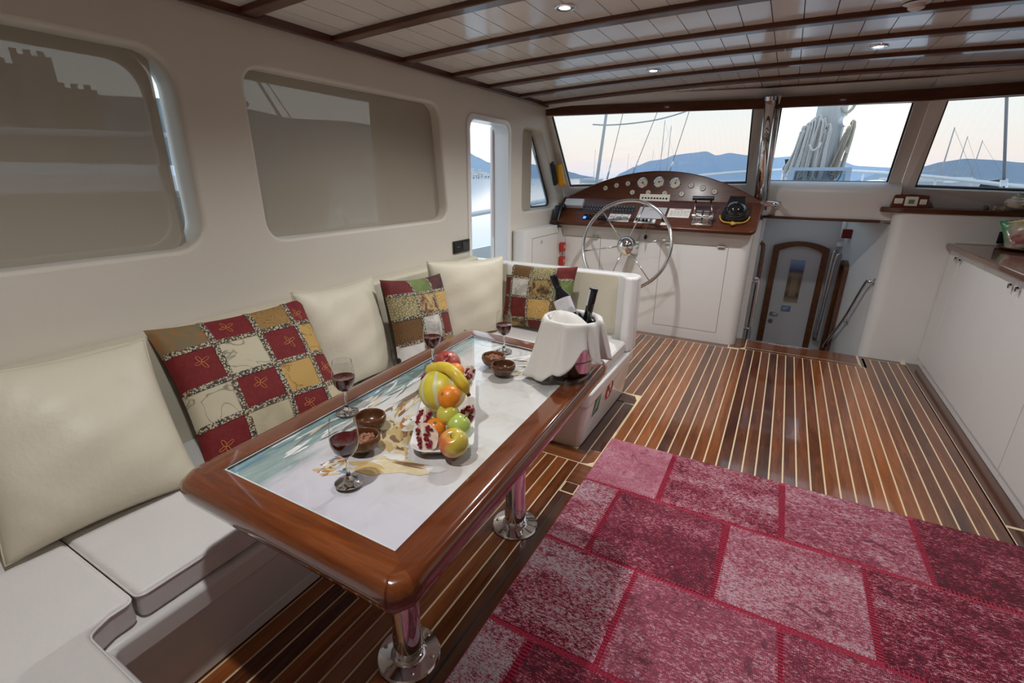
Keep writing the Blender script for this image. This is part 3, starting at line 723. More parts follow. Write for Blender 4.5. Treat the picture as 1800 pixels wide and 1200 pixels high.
# painted panel: beach scene in loose washes
def painting():
    m,t,b=newmat('seascape_painting'); g=coords(t,(1,1,1),'Generated'); s=t.nodes.new('ShaderNodeSeparateXYZ'); t.links.new(g,s.inputs[0]); u=s.outputs[0]; v=s.outputs[1]
    st=coords(t,(5,1.6,1),'Generated',rot=(0,0,.22)); n1=noise(t,st,3.2,6,.6,.6); n2=noise(t,coords(t,(2.4,3.0,1),'Generated'),2.2,5,.6,1.2); n3=noise(t,coords(t,(9,3,1),'Generated',rot=(0,0,.5)),4,5,.65,1.5)
    base=ramp(t,n2,[(.30,(.60,.56,.50)),(.5,(.76,.74,.71)),(.7,(.81,.80,.79))])
    # cool lilac wash towards the near end, warm grey-beige towards the far end
    base=mix(t,math_(t,'MULTIPLY',math_(t,'SUBTRACT',1.0,math_(t,'MULTIPLY',v,3.0)),.8),base,(.69,.66,.77)); 
    cl=lambda f:(lambda x:x)(f)
    # sea along the wall side, softened by noise
    d=math_(t,'ADD',u,math_(t,'MULTIPLY',math_(t,'SUBTRACT',n1,.5),.16))
    d=math_(t,'SUBTRACT',d,math_(t,'MULTIPLY',math_(t,'MAXIMUM',math_(t,'SUBTRACT',.40,v),0.0),.42))
    sea=ramp(t,d,[(0,(1,1,1)),(.10,(1,1,1)),(.19,(0,0,0)),(1,(0,0,0))])
    seac=ramp(t,n1,[(.3,(.13,.22,.22)),(.45,(.22,.35,.35)),(.58,(.36,.45,.43)),(.70,(.62,.66,.64))])
    c=mix(t,sea,base,seac)
    # white foam flecks
    n4=noise(t,coords(t,(14,5,1),'Generated',rot=(0,0,.3)),5,4,.7,1)
    fo=math_(t,'MULTIPLY',ramp(t,n4,[(.60,(0,0,0)),(.66,(1,1,1))]),ramp(t,d,[(.05,(0,0,0)),(.16,(1,1,1)),(.30,(0,0,0))]))
    c=mix(t,fo,c,(.80,.80,.78))
    # grey smudges far right
    sm=math_(t,'MULTIPLY',ramp(t,n2,[(.5,(0,0,0)),(.62,(1,1,1))]),ramp(t,v,[(.55,(0,0,0)),(.85,(.6,.6,.6))]))
    c=mix(t,sm,c,(.36,.34,.32))
    t.links.new(c,b.inputs['Base Color']); setp(b,Roughness=.5); return m
b=prism(B(),[(p.x,p.y,TZ-.02) for p in IN],(0,0,.012)); obj('painted_panel',b,painting(),table)
# loose brush strokes of the painted sails, hulls and wash
PAL={'gold':(.62,.44,.19),'pale':(.72,.60,.38),'brown':(.24,.13,.06),'sienna':(.46,.20,.07),'grey':(.20,.19,.17),'white':(.80,.79,.76),'lilac':(.665,.63,.745),'teal':(.22,.36,.37),'blue':(.16,.28,.40)}
pkeys=list(PAL); pmats=[plain('paint_'+k,c,.5,noise=.18,scale=60) for k,c in PAL.items()]
sb=B(); prs=random.Random(31); lay=[0]
def stroke(x,y,ang,L,wd,k,curve=0.0):
    z=TZ-.0079+.000004*lay[0]; lay[0]+=1; n=5; d=V(math.cos(ang),math.sin(ang)); nn=V(-d.y,d.x); up_=[];lo_=[]
    for i in range(n+1):
        q=i/n-.5; w=wd*.85*(1-abs(2*q)**4)*prs.uniform(.6,1.1)+.0005; c=V(x,y)+d*(q*L)+nn*(curve*L*(q*q-.1))
        up_.append(c+nn*w); lo_.append(c-nn*w*prs.uniform(.5,1))
    vs=[sb.verts.new((p.x,p.y,z)) for p in up_]+[sb.verts.new((p.x,p.y,z)) for p in reversed(lo_)]
    for i in range(n):
        f=sb.faces.new((vs[i],vs[i+1],vs[2*n-i],vs[2*n+1-i])); f.material_index=pkeys.index(k)
def area(poly,n,ang,L,wd,ks,spread=.35):
    xs_=[p[0] for p in poly]; ys_=[p[1] for p in poly]
    def inside(x,y):
        r=False
        for (x0,y0),(x1,y1) in zip(poly,poly[1:]+poly[:1]):
            if (y0>y)!=(y1>y) and x<(x1-x0)*(y-y0)/(y1-y0)+x0: r=not r
        return r
    c=0
    for _ in range(4000):
        x,y=prs.uniform(min(xs_),max(xs_)),prs.uniform(min(ys_),max(ys_))
        if inside(x,y): stroke(x,y,ang+prs.uniform(-spread,spread),L*prs.uniform(.5,1.2),wd*prs.uniform(.5,1.2),prs.choice(ks),prs.uniform(-.15,.15)); c+=1
        if c>=n: break
area([(-.985,.947),(-.925,.969),(-.858,.914),(-.792,.847),(-.822,.814),(-.894,.846)],46,-.75,.07,.022,['gold','gold','pale','pale','brown'],.4)
area([(-.925,.975),(-.875,.985),(-.82,.902),(-.855,.895)],16,-.95,.08,.012,['brown','brown','sienna','gold'],.25)
area([(-.985,.945),(-1.015,1.036),(-1.0,1.16),(-.955,1.14),(-.955,1.015)],34,1.75,.08,.010,['sienna','brown','gold','pale','white','grey'],.3)
for k in range(4): stroke(-1.022+.006*k,1.15,1.62+.02*k,.20,.005,'grey' if k%2 else 'brown',.18)
area([(-.94,.675),(-.945,.745),(-.90,.745),(-.86,.70),(-.895,.665)],34,.9,.035,.010,['gold','pale','sienna','blue','white','brown'],.9)
area([(-.86,.745),(-.815,.83),(-.732,.845),(-.69,.814),(-.75,.765),(-.809,.728)],30,.42,.10,.018,['pale','pale','white','gold'],.2)
for k in range(3): stroke(-.745,.805+.006*k,.20+.05*k,.10,.004,'brown',.05)
area([(-.914,.988),(-.916,1.052),(-.86,1.031),(-.831,.975),(-.86,.951)],16,.4,.05,.025,['white','white','pale'],.8)
area([(-1.125,.56),(-1.165,.89),(-1.178,1.273),(-1.178,1.70),(-1.13,1.40),(-1.115,1.0),(-1.075,.70)],50,1.62,.16,.010,['teal','teal','blue','white','grey'],.10)
area([(-1.09,.70),(-1.12,1.0),(-1.125,1.3),(-1.07,1.3),(-1.05,1.0),(-1.0,.72)],50,1.75,.10,.007,['white','white','pale','teal','grey'],.25)
area([(-.80,1.45),(-1.08,1.70),(-.66,1.68),(-.66,1.40)],26,.9,.12,.012,['grey','white','pale','white'],.7)
obj('brush_strokes',sb,pmats,table,kind='stuff')
ins=[IN[i].lerp(V(cxx,cyy),.0016) for i in range(4)]
b=prism(B(),[(p.x,p.y,TZ-.0075) for p in ins],(0,0,.0075)); obj('glass_top',b,M['tableglass'],table)
o_=[IN[i].lerp(V(cxx,cyy),.0005) for i in range(4)]; i_=[IN[i].lerp(V(cxx,cyy),.010) for i in range(4)]
b=B()
for i in range(4):
    j=(i+1)%4; prism(b,[(o_[i].x,o_[i].y,TZ+.0002),(o_[j].x,o_[j].y,TZ+.0002),(i_[j].x,i_[j].y,TZ+.0002),(i_[i].x,i_[i].y,TZ+.0002)],(0,0,.0008))
obj('polished_glass_edge',b,plain('ground_glass_edge',(.62,.70,.70),.12,coat=.6),table)
for (lx,ly) in ((-.818,.825),(-.811,1.522)):
    b=lathe(B(),[(0,.012),(.046,.012),(.046,.11),(.043,.115),(.043,TZ-.07),(0,TZ-.07)],32,(lx,ly,0)); leg=obj('leg',b,M['chrome'],table,smooth=True,angle=40)
    b=lathe(B(),[(0,0),(.098,0),(.100,.004),(.096,.010),(.056,.014),(.050,.022),(.046,.024)],36,(lx,ly,0)); obj('base_flange',b,M['chrome'],leg,smooth=True,angle=40)
    for k in range(6):
        a=k*PI/3+.3; b=lathe(B(),[(.008,.0105),(.0065,.0135),(0,.0145)],10,(lx+.078*math.cos(a),ly+.078*math.sin(a),0)); obj('screw',b,M['brass'],leg,smooth=True)

# ---- wine glasses
M['bowlglass']=window_glass('clear_glass_bowl',(.94,.95,.95),1.6)
M['wineglass']=plain('wine_glass',(1,1,1),0.0,trans=1,ior=1.45)
mw,tw,bw2=newmat('red_wine'); setp(bw2,Base_Color=(.10,.003,.008,1),Roughness=.03,Transmission_Weight=.45,IOR=1.34,Coat_Weight=.3); M['wine']=mw
def wineglass():
    root=thing('wine_glass',None,'wine glass',(0,0,0),group='stemmed glasses of red wine')
    prof=[(0,.004),(.030,.0045),(.034,.002),(.0345,.0),(0,0)]
    st_=[(0,0),(.0340,0),(.0345,.0015),(.032,.0035),(.015,.007),(.007,.014),(.0045,.028),(.0040,.055),(.0048,.066),(.0075,.0705),(0,.0712)]
    obj('stem_and_foot',lathe(B(),st_,32),M['wineglass'],root,smooth=True,angle=60,local=True)
    bl_=[(0,.0712),(.010,.0722),(.020,.080),(.029,.094),(.0335,.110),(.0340,.124),(.0320,.145),(.0285,.172),(.0281,.1728),(.0277,.172)]
    obj('bowl',lathe(B(),bl_,36),M['bowlglass'],root,smooth=True,local=True)
    wi=[(0,.0722),(.0099,.0732),(.0196,.0806),(.0285,.0943),(.0330,.110),(.0334,.120)]
    obj('red_wine',lathe(B(),wi+[(.0325,.1195),(0,.1195)],32),M['wine'],root,smooth=True,angle=50,local=True)
    return root
wg=wineglass()
for k,(x,y,l) in enumerate(((-.815,.672,'glass of red wine nearest the camera, in front of the two near wooden bowls'),(-1.098,.930,'glass of red wine behind the empty near wooden bowl, by the patchwork pillow'),
        (-.947,1.655,'glass of red wine at the far end of the table, behind the far wooden bowls'),(-1.105,1.375,'glass of red wine behind the whole pomegranate'))):
    o=wg if k==0 else copy_tree(wg); o.location=(x,y,TZ+.001); o.rotation_euler=(0,0,k*.7); o['label']=l

# ---- wooden bowls with nuts
M['bowl']=wood('walnut_bowl',(.045,.016,.006),(.12,.045,.017),(.24,.10,.04),'x',.25,.5,2.0,.4)
M['nut']=plain('peanut_skin',(.30,.13,.075),.6,noise=.6,scale=60)
def bowl():
    root=thing('wooden_bowl',None,'bowl',(0,0,0),group='turned wooden snack bowls')
    prof=[(0,0),(.026,0),(.030,.003),(.040,.010),(.046,.022),(.047,.032),(.0445,.041),(.0415,.043),(.039,.041),(.040,.032),(.038,.022),(.031,.012),(.02,.008),(0,.007)]
    obj('bowl_body',lathe(B(),prof,32),M['bowl'],root,smooth=True,local=True); return root
bo=bowl()
BL=((-.896,.800,'wooden bowl of nuts right behind the nearest wine glass',True),(-.962,.893,'empty wooden bowl on the near half of the table, behind a bowl of nuts',False),
    (-.905,1.500,'wooden bowl of nuts on the far half of the table',True),(-.827,1.440,'empty wooden bowl on the far half of the table, near the ice bucket',False))
for k,(x,y,l,full) in enumerate(BL):
    o=bo if k==0 else copy_tree(bo); o.location=(x,y,TZ+.001); o.rotation_euler=(0,0,k*1.3+.4); o['label']=l
    if full:
        b=B(); rr=random.Random(k)
        for q in range(70):
            a=rr.uniform(0,6.28); r_=.033*math.sqrt(rr.random()); z=.026+.006*(1-r_/.033)+rr.uniform(-.004,.004)
            sphere(b,(x+r_*math.cos(a),y+r_*math.sin(a),TZ+z),.0058,7,5,(1,1,.8+.7*rr.random()),Matrix.Rotation(rr.uniform(0,3),4,'X')@Matrix.Rotation(rr.uniform(0,3),4,'Y'))
        n_=obj('mixed_nuts',b,M['nut'],None,smooth=True); tag(n_,'peanuts filling the %s wooden bowl'%('near' if k==0 else 'far'),'nuts',kind='stuff')

# ---- platter and fruit
PA=.565
pax=V(-math.sin(PA),math.cos(PA),0); pbx=V(math.cos(PA),math.sin(PA),0); pc=V(-.820,1.078,TZ+.001)
plr=thing('serving_platter','long white porcelain platter under the fruit','platter',tuple(pc))
def ploop(l,w,r): return [(pc.x+pbx.x*x+pax.x*y,pc.y+pbx.y*x+pax.y*y) for x,y in rrect(-w/2,w/2,-l/2,l/2,r,8)]
b=B(); secs=[(.43,.100,.035,0),(.475,.140,.045,.006),(.495,.166,.05,.017),(.502,.173,.052,.019),(.495,.166,.05,.0195),(.465,.135,.042,.009),(.42,.10,.03,.005)]
rings=[[b.verts.new((x,y,pc.z+z)) for x,y in ploop(l,w,r)] for l,w,r,z in secs]; n=len(rings[0])
for a,c in zip(rings,rings[1:]):
    for k in range(n): b.faces.new((a[k],a[(k+1)%n],c[(k+1)%n],c[k]))
b.faces.new(rings[0][::-1]); b.faces.new(rings[-1])
obj('platter_dish',b,M['porcelain'],plr,smooth=True,angle=60)
def fruit_mat(name,stops,scale=3,rough=.35,coat=.2,bmp=0,bs=60,det=3,axis=None):
    m,t,b=newmat(name); v=coords(t,(1,1,1)); f=noise(t,v,scale,det,.55)
    if axis:
        s=t.nodes.new('ShaderNodeSeparateXYZ'); t.links.new(coords(t,axis),s.inputs[0])
        f=math_(t,'ADD',math_(t,'ADD',s.outputs[0],math_(t,'ADD',s.outputs[1],s.outputs[2])),f)
    t.links.new(ramp(t,f,stops),b.inputs['Base Color']); setp(b,Roughness=rough,Coat_Weight=coat,Coat_Roughness=.15,Subsurface_Weight=.08,Subsurface_Scale=.01)
    if bmp: bump(t,b,noise(t,v,bs,2),bmp,.002)
    return m
M['orange']=fruit_mat('orange_peel',[(.3,(.72,.20,.008)),(.7,(.85,.28,.012))],12,.4,.2,.5,140)
M['apg']=fruit_mat('green_apple_skin',[(.3,(.36,.50,.07)),(.7,(.50,.62,.14))],14,.25,.4)
M['apy']=fruit_mat('yellow_apple_skin',[(.3,(.50,.46,.05)),(.7,(.64,.58,.10))],14,.28,.35)
M['apr']=fruit_mat('blushed_apple_skin',[(.25,(.60,.12,.04)),(.45,(.66,.30,.06)),(.62,(.62,.46,.06)),(.9,(.62,.52,.10))],22,.25,.4,axis=(6,5,2))
M['melon']=None
m,t,b=newmat('striped_melon_skin'); s=t.nodes.new('ShaderNodeSeparateXYZ'); t.links.new(coords(t),s.inputs[0])
an=math_(t,'ARCTAN2',s.outputs[1],s.outputs[0]); an=math_(t,'ADD',an,math_(t,'MULTIPLY',noise(t,coords(t),30,3),.10))
w=math_(t,'COSINE',math_(t,'MULTIPLY',an,9.0)); nn=noise(t,coords(t),60,4)
c=mix(t,nn,(.62,.50,.03),(.74,.64,.07)); c=mix(t,ramp(t,w,[(.66,(0,0,0)),(.82,(1,1,1))]),c,(.62,.64,.40))
t.links.new(c,b.inputs['Base Color']); setp(b,Roughness=.4,Coat_Weight=.2); M['melon']=m
M['pomskin']=fruit_mat('pomegranate_skin',[(.3,(.26,.030,.030)),(.55,(.42,.075,.05)),(.75,(.50,.20,.10))],18,.4,.2,.2,90)
M['pomflesh']=fruit_mat('pomegranate_pith',[(.3,(.70,.52,.36)),(.7,(.86,.80,.70))],60,.5,.1)
M['seed']=plain('pomegranate_seed',(.22,.004,.018),.12,coat=.6,noise=.5,scale=80)
M['banana']=fruit_mat('banana_skin',[(.3,(.62,.44,.03)),(.62,(.72,.56,.06)),(.72,(.40,.26,.03))],30,.45,.1)
M['stalk']=plain('brown_stalk',(.10,.06,.025),.8)
def roundfruit(name,label,cat,c,r,mat_,kind,tilt=(0,0),group=None):
    root=thing(name,label,cat,tuple(c),group)
    if kind=='apple':
        prof=[]
        for i in range(22):
            th=PI*i/21; rr=r*math.sin(th)*(1+.06*math.cos(th)); z=-r*.93*math.cos(th)
            z-= .30*r*math.exp(-(rr/(.30*r))**2) if th>PI/2 else -.18*r*math.exp(-(rr/(.28*r))**2)
            prof.append((max(0,rr) if 0<i<21 else 0,z))
        o=obj(name+'_skin',lathe(B(),prof,28),mat_,root,smooth=True,local=True)
        obj('stalk',tube(B(),[(0,0,r*.60),(.001,0,r*.85),(.004,.001,r*1.02)],.0013,6),M['stalk'],root,smooth=True,local=True)
    else:
        b=B(); sphere(b,(0,0,0),r,28,18,(1,1,.95)); obj('peel',b,mat_,root,smooth=True,local=True)
        b=lathe(B(),[(0,r*.955),(.0035,r*.957),(.005,r*.945),(.006,r*.925)],10); obj('stem_button',b,plain('stem_button_green',(.18,.16,.05),.8),root,smooth=True,local=True)
    root.rotation_euler=(tilt[0],tilt[1],0); return root
T=TZ+.008
roundfruit('apple','yellow apple with a red blush at the near end of the platter','apple',(-.655,.882,T+.040),.0395,M['apr'],'apple',(.5,.1),'apples on the platter')
roundfruit('apple','bright green apple at the right side of the platter','apple',(-.700,.972,T+.037),.0345,M['apg'],'apple',(-.5,.5),'apples on the platter')
roundfruit('apple','yellow-green apple in front of the melon and the orange','apple',(-.738,.972,T+.060),.0325,M['apy'],'apple',(.25,-.1),'apples on the platter')
roundfruit('orange','small orange beside the cut pomegranate at the near end of the platter','orange',(-.752,.932,T+.031),.0290,M['orange'],'o',(.4,.3),'oranges on the platter')
roundfruit('orange','orange resting against the front of the striped melon','orange',(-.745,.992,T+.1025),.0345,M['orange'],'o',(.9,-.3),'oranges on the platter')
roundfruit('orange','orange behind the banana, in front of the whole pomegranate','orange',(-.882,1.212,T+.072),.0310,M['orange'],'o',(.4,-.3),'oranges on the platter')
# melon: long axis roughly along the platter
root=thing('melon','yellow melon with pale green stripes in the middle of the platter','melon',(-.824,1.066,T+.076))
prof=[(.073*math.sin(PI*i/22)*(1 if 0<i<22 else 0),-.068*math.cos(PI*i/22)) for i in range(23)]
b=lathe(B(),prof,60)
for v_ in b.verts:
    a=math.atan2(v_.co.y,v_.co.x); k=1-.022*max(0,math.cos(9*a))**6; v_.co.x*=k; v_.co.y*=k
obj('melon_rind',b,M['melon'],root,smooth=True,local=True); obj('stem_scar',lathe(B(),[(0,.0690),(.006,.0685),(.008,.0665)],10),M['stalk'],root,smooth=True,local=True)
root.rotation_euler=(-.45,-.22,.25)
# whole pomegranate with crown
root=thing('pomegranate','whole red pomegranate at the far end of the platter','pomegranate',(-.985,1.305,T+.048))
b=B(); sphere(b,(0,0,0),.050,28,18,(1,1,.93)); obj('pomegranate_skin',b,M['pomskin'],root,smooth=True,local=True)
b=B()
for k in range(6):
    a=k*PI/3; prism(b,[(.008*math.cos(a-.45),.008*math.sin(a-.45),.043),(.008*math.cos(a+.45),.008*math.sin(a+.45),.043),(.014*math.cos(a),.014*math.sin(a),.062)],(.0015*math.cos(a),.0015*math.sin(a),0))
lathe(b,[(.010,.040),(.009,.052),(.007,.050),(.007,.042)],14); obj('crown',b,M['pomskin'],root,local=True)
root.rotation_euler=(.6,.5,0)
# cut pomegranate pieces: a wedge of skin, pith face, seeds
def pomwedge(label,c,r,rot,frac=.5,seed=1,n=26,ang=95):
    root=thing('pomegranate_piece',label,'pomegranate',tuple(c),'cut pomegranate pieces on the platter'); rr=random.Random(seed)
    b=B(); bmesh.ops.create_uvsphere(b,u_segments=26,v_segments=16,radius=r)
    h=math.radians(ang/2); nrms=[V(math.cos(h),0,math.sin(h)),V(-math.cos(h),0,math.sin(h))]; off=r*(frac-.5)
    for q in nrms:
        g=bmesh.ops.bisect_plane(b,geom=b.verts[:]+b.edges[:]+b.faces[:],plane_co=q*off,plane_no=q,clear_outer=True)
        ed=[e for e in g['geom_cut'] if isinstance(e,bmesh.types.BMEdge)]
        res=bmesh.ops.triangle_fill(b,edges=ed,use_beauty=True)
        for f in res['geom']:
            if isinstance(f,bmesh.types.BMFace): f.material_index=1
    for v_ in b.verts:
        if any(f.material_index==1 for f in v_.link_faces): v_.co+=V(rr.uniform(-1,1),rr.uniform(-1,1),rr.uniform(-1,1))*r*.035
    obj('rind_and_pith',b,[M['pomskin'],M['pomflesh']],root,local=True)
    b=B(); lum=B()
    for q in nrms:
        u_=V(0,1,0); w_=q.cross(u_).normalized(); w_=w_ if w_.z<0 else -w_
        for cl in range(3):
            c0=q*off+w_*r*rr.uniform(.15,.62)+u_*r*(cl-1)*.48
            sphere(lum,c0,r*.17,8,6,(1,1,1))
            for k in range(max(3,n//6)):
                p=c0+w_*rr.uniform(-.20,.20)*r+u_*rr.uniform(-.20,.20)*r
                if p.length<r*.93: sphere(b,p+q*.0018,.0044,7,5,(1,1,1.3),Matrix.Rotation(rr.uniform(-1,1),4,'X')@Matrix.Rotation(rr.uniform(-1,1),4,'Y'))
    obj('seeds',b,M['seed'],root,smooth=True,kind='stuff',local=True); lum.free()
    root.rotation_euler=rot; return root
pomwedge('large cut pomegranate wedge at the near left corner of the platter',(-.742,.866,T+.036),.041,(1.05,-.35,.35),.60,2,44)
pomwedge('torn pomegranate piece full of dark seeds left of the small orange',(-.822,.968,T+.030),.034,(.65,.15,.6),.5,3,52)
pomwedge('cut pomegranate piece with dark seeds at the right edge of the platter',(-.722,1.046,T+.034),.034,(.5,.45,.2),.48,4,60)
pomwedge('cut pomegranate quarter left of the banana, by the far wine glass',(-1.012,1.214,T+.030),.026,(.2,-.1,.2),.55,5,26)
pomwedge('cut pomegranate half standing on edge right of the orange at the far end',(-.878,1.282,T+.036),.034,(1.2,.35,.5),.5,6,18)
# banana lies over melon and orange
root=thing('banana','yellow banana lying across the top of the melon','banana',(-.86,1.12,T+.12))
path=[V(-.885,1.072,T+.118),V(-.866,1.070,T+.134),V(-.836,1.065,T+.150),V(-.796,1.056,T+.157),V(-.760,1.046,T+.150),V(-.735,1.044,T+.128),V(-.722,1.050,T+.098)]
def cat(pts,n=6):
    o=[];P=[pts[0]]+pts+[pts[-1]]
    for i in range(1,len(P)-2):
        for k in range(n):
            t=k/n; a,b_,c,d=P[i-1],P[i],P[i+1],P[i+2]
            o.append(.5*((2*b_)+(c-a)*t+(2*a-5*b_+4*c-d)*t*t+(3*b_-a-3*c+d)*t**3))
    o.append(pts[-1]); return o
pp=cat(path)
obj('banana_peel',tube(B(),pp,lambda s:.0175*min(1,(.40+s*6))*min(1,(.34+(1-s)*5)) ,7),M['banana'],root,smooth=True)
obj('banana_tip',tube(B(),[pp[-1]-(pp[-1]-pp[-2])*.2,pp[-1]+(pp[-1]-pp[-2]).normalized()*.010],.0062,7),M['stalk'],root,smooth=True)

# ---- ice bucket, napkin, bottles
BX,BY=-.615,1.585
bk=thing('ice_bucket','polished steel ice bucket under a white napkin at the far right table corner','bucket',(BX,BY,TZ+.004))
prof=[(0,0),(.070,0),(.074,.004),(.077,.02),(.098,.195),(.102,.200),(.104,.205),(.100,.208),(.095,.2),(.074,.022),(0,.016)]
obj('bucket_body',lathe(B(),prof,40),M['chrome'],bk,smooth=True,angle=50,local=True)
b=B(); tube(b,[(.083*math.cos(a),.083*math.sin(a),.06) for a in [i*2*PI/36 for i in range(36)]],.003,6,True); obj('bead_ring',b,M['chrome'],bk,smooth=True,local=True)
# napkin: draped skirt with folds, peak over the bottle
nb_=B(); NA=96; rows_=[]
def nap(a,t):
    """a angle, t 0 (rim inside) .. 1 (hem)"""
    # hem length varies: long at the front-left, short over the right where the steel shows
    front=-2.35   # direction of the long corner (towards camera/left)
    hem=.152+.040*math.cos(a-front-.2)+.018*math.cos(2*(a-front))+.014*math.cos(3*a+1)+.008*math.sin(9*a)
    gap=math.exp(-((((a+.86+PI)%(2*PI))-PI)/.34)**2); hem-=.062*gap
    hem=min(hem,.204)
    r0=.100; fold=math.sin(8*a+1.3*math.sin(2*a))*.55+math.sin(13*a+.8)*.28+.15*math.sin(21*a)
    if t<.18:
        k=t/.18; r=lerp(.084,r0+.008,k); z=.196+.018*math.sin(k*PI*.75)
    else:
        k=(t-.18)/.82; r=r0+.009+.012*k+fold*.026*k**.62+.012*k+.045*k*max(0,math.cos(a-front-.5))**2*k; z=.2085-hem*k
    return V(BX+r*math.cos(a),BY+r*math.sin(a),TZ+.004+z+.002)
for j in range(19):
    rows_.append([nb_.verts.new(nap(2*PI*i/NA,j/18)) for i in range(NA)])
for a,c in zip(rows_,rows_[1:]):
    for i in range(NA): nb_.faces.new((a[i],a[(i+1)%NA],c[(i+1)%NA],c[i]))
# tented part of the cloth lying over the near-left half of the mouth
ap=V(BX-.034,BY-.016,TZ+.240)
rim=rows_[0]; tent=[]
K=8
sel=[i for i in range(NA) if math.cos(2*PI*i/NA-(-2.2))>-.25]
sel=sorted(sel,key=lambda i:((2*PI*i/NA+2.2+PI)%(2*PI)))
prev=[rim[i] for i in sel]
for k in range(1,K+1):
    t=k/K; cur=[]
    for q,i in enumerate(sel):
        p=rim[i].co.lerp(ap,t); p.z+=.016*math.sin(t*PI)+.0022*math.sin(i*.33+1)*math.sin(t*PI)
        cur.append(nb_.verts.new(p))
    for q in range(len(sel)-1): nb_.faces.new((prev[q],prev[q+1],cur[q+1],cur[q]))
    prev=cur
nk=obj('napkin',nb_,M['napkin'],None,smooth=True); tag(nk,'white linen napkin draped over the steel ice bucket','napkin')
sm=nk.modifiers.new('thickness','SOLIDIFY'); sm.thickness=.0016; sm.offset=1
M['bottle']=plain('dark_bottle_glass',(.006,.007,.012),.04,coat=.8,spec=.5)
M['capsule']=plain('black_foil_capsule',(.012,.012,.018),.35)
M['label']=plain('white_wine_label',(.74,.72,.74),.6,noise=.05,scale=50)
def bottle(label,base,axis,full):
    root=thing('wine_bottle',label,'bottle',(0,0,0),'wine bottles in the ice bucket')
    prof=[(0,0),(.034,0),(.037,.004),(.0375,.01),(.0375,.190),(.034,.208),(.024,.226),(.0165,.240),(.0145,.252),(.0142,.262)]
    if not full: prof=[(0,0),(.034,0),(.037,.004),(.0375,.01),(.0375,.130),(.034,.148),(.024,.168),(.0165,.185),(.0145,.20),(.0142,.262)]
    obj('bottle_glass',lathe(B(),prof,28),M['bottle'],root,smooth=True,angle=60,local=True)
    obj('capsule',lathe(B(),[(.0147,.252),(.0150,.296),(.0158,.297),(.0158,.307),(.0148,.309),(0,.309)],24),M['capsule'],root,smooth=True,angle=50,local=True)
    if full:
        b=B(); n=18; z0,z1=.125,.198
        for i in range(n):
            a0,a1=[lerp(-1.5,1.5,k/n) for k in (i,i+1)]; q=[(.0379*math.cos(a),.0379*math.sin(a),z) for a,z in ((a0,z0),(a1,z0),(a1,z1),(a0,z1))]
            b.faces.new([b.verts.new(p) for p in q])
        obj('paper_label',b,M['label'],root,local=True)
        b=B()
        for z,wd in ((.182,.35),(.174,.22),(.145,.3),(.138,.3)):
            for i in range(6):
                a0,a1=[lerp(-wd,wd,k/6) for k in (i,i+1)]; b.faces.new([b.verts.new((.0381*math.cos(a),.0381*math.sin(a),zz)) for a,zz in ((a0,z),(a1,z),(a1,z+.002),(a0,z+.002))])
        obj('label_print',b,M['grey'],root,local=True,kind='stuff')
    else:
        b=B()
        for i in range(3):
            a0,a1=[lerp(-.45,.45,k/3) for k in (i,i+1)]; b.faces.new([b.verts.new((r_*math.cos(a),r_*math.sin(a),z)) for a,z,r_ in ((a0,.243,.0163),(a1,.243,.0163),(a1,.302,.0162),(a0,.302,.0162))])
        obj('neck_seal',b,M['label'],root,local=True)
    ax=Vector(axis).normalized(); x=(V(0,-1,0.15)-ax*V(0,-1,.15).dot(ax)).normalized()
    if not full: x=(V(-.7,-.7,0)-ax*V(-.7,-.7,0).dot(ax)).normalized()
    else: x=(V(.05,-1,.1)-ax*V(.05,-1,.1).dot(ax)).normalized()
    y=ax.cross(x); root.matrix_world=Matrix(((x.x,y.x,ax.x,base[0]),(x.y,y.y,ax.y,base[1]),(x.z,y.z,ax.z,base[2]),(0,0,0,1)))
    return root
bottle('dark wine bottle with a white label leaning left out of the ice bucket',(BX+.030,BY-.002,TZ+.124),(-.60,.22,1),True); bpy.data.objects['wine_bottle'].scale=(.92,.92,.88)
bottle('dark wine bottle with only its neck showing, right of the labelled bottle',(BX+.012,BY+.030,TZ+.022),(.16,.02,1),False)

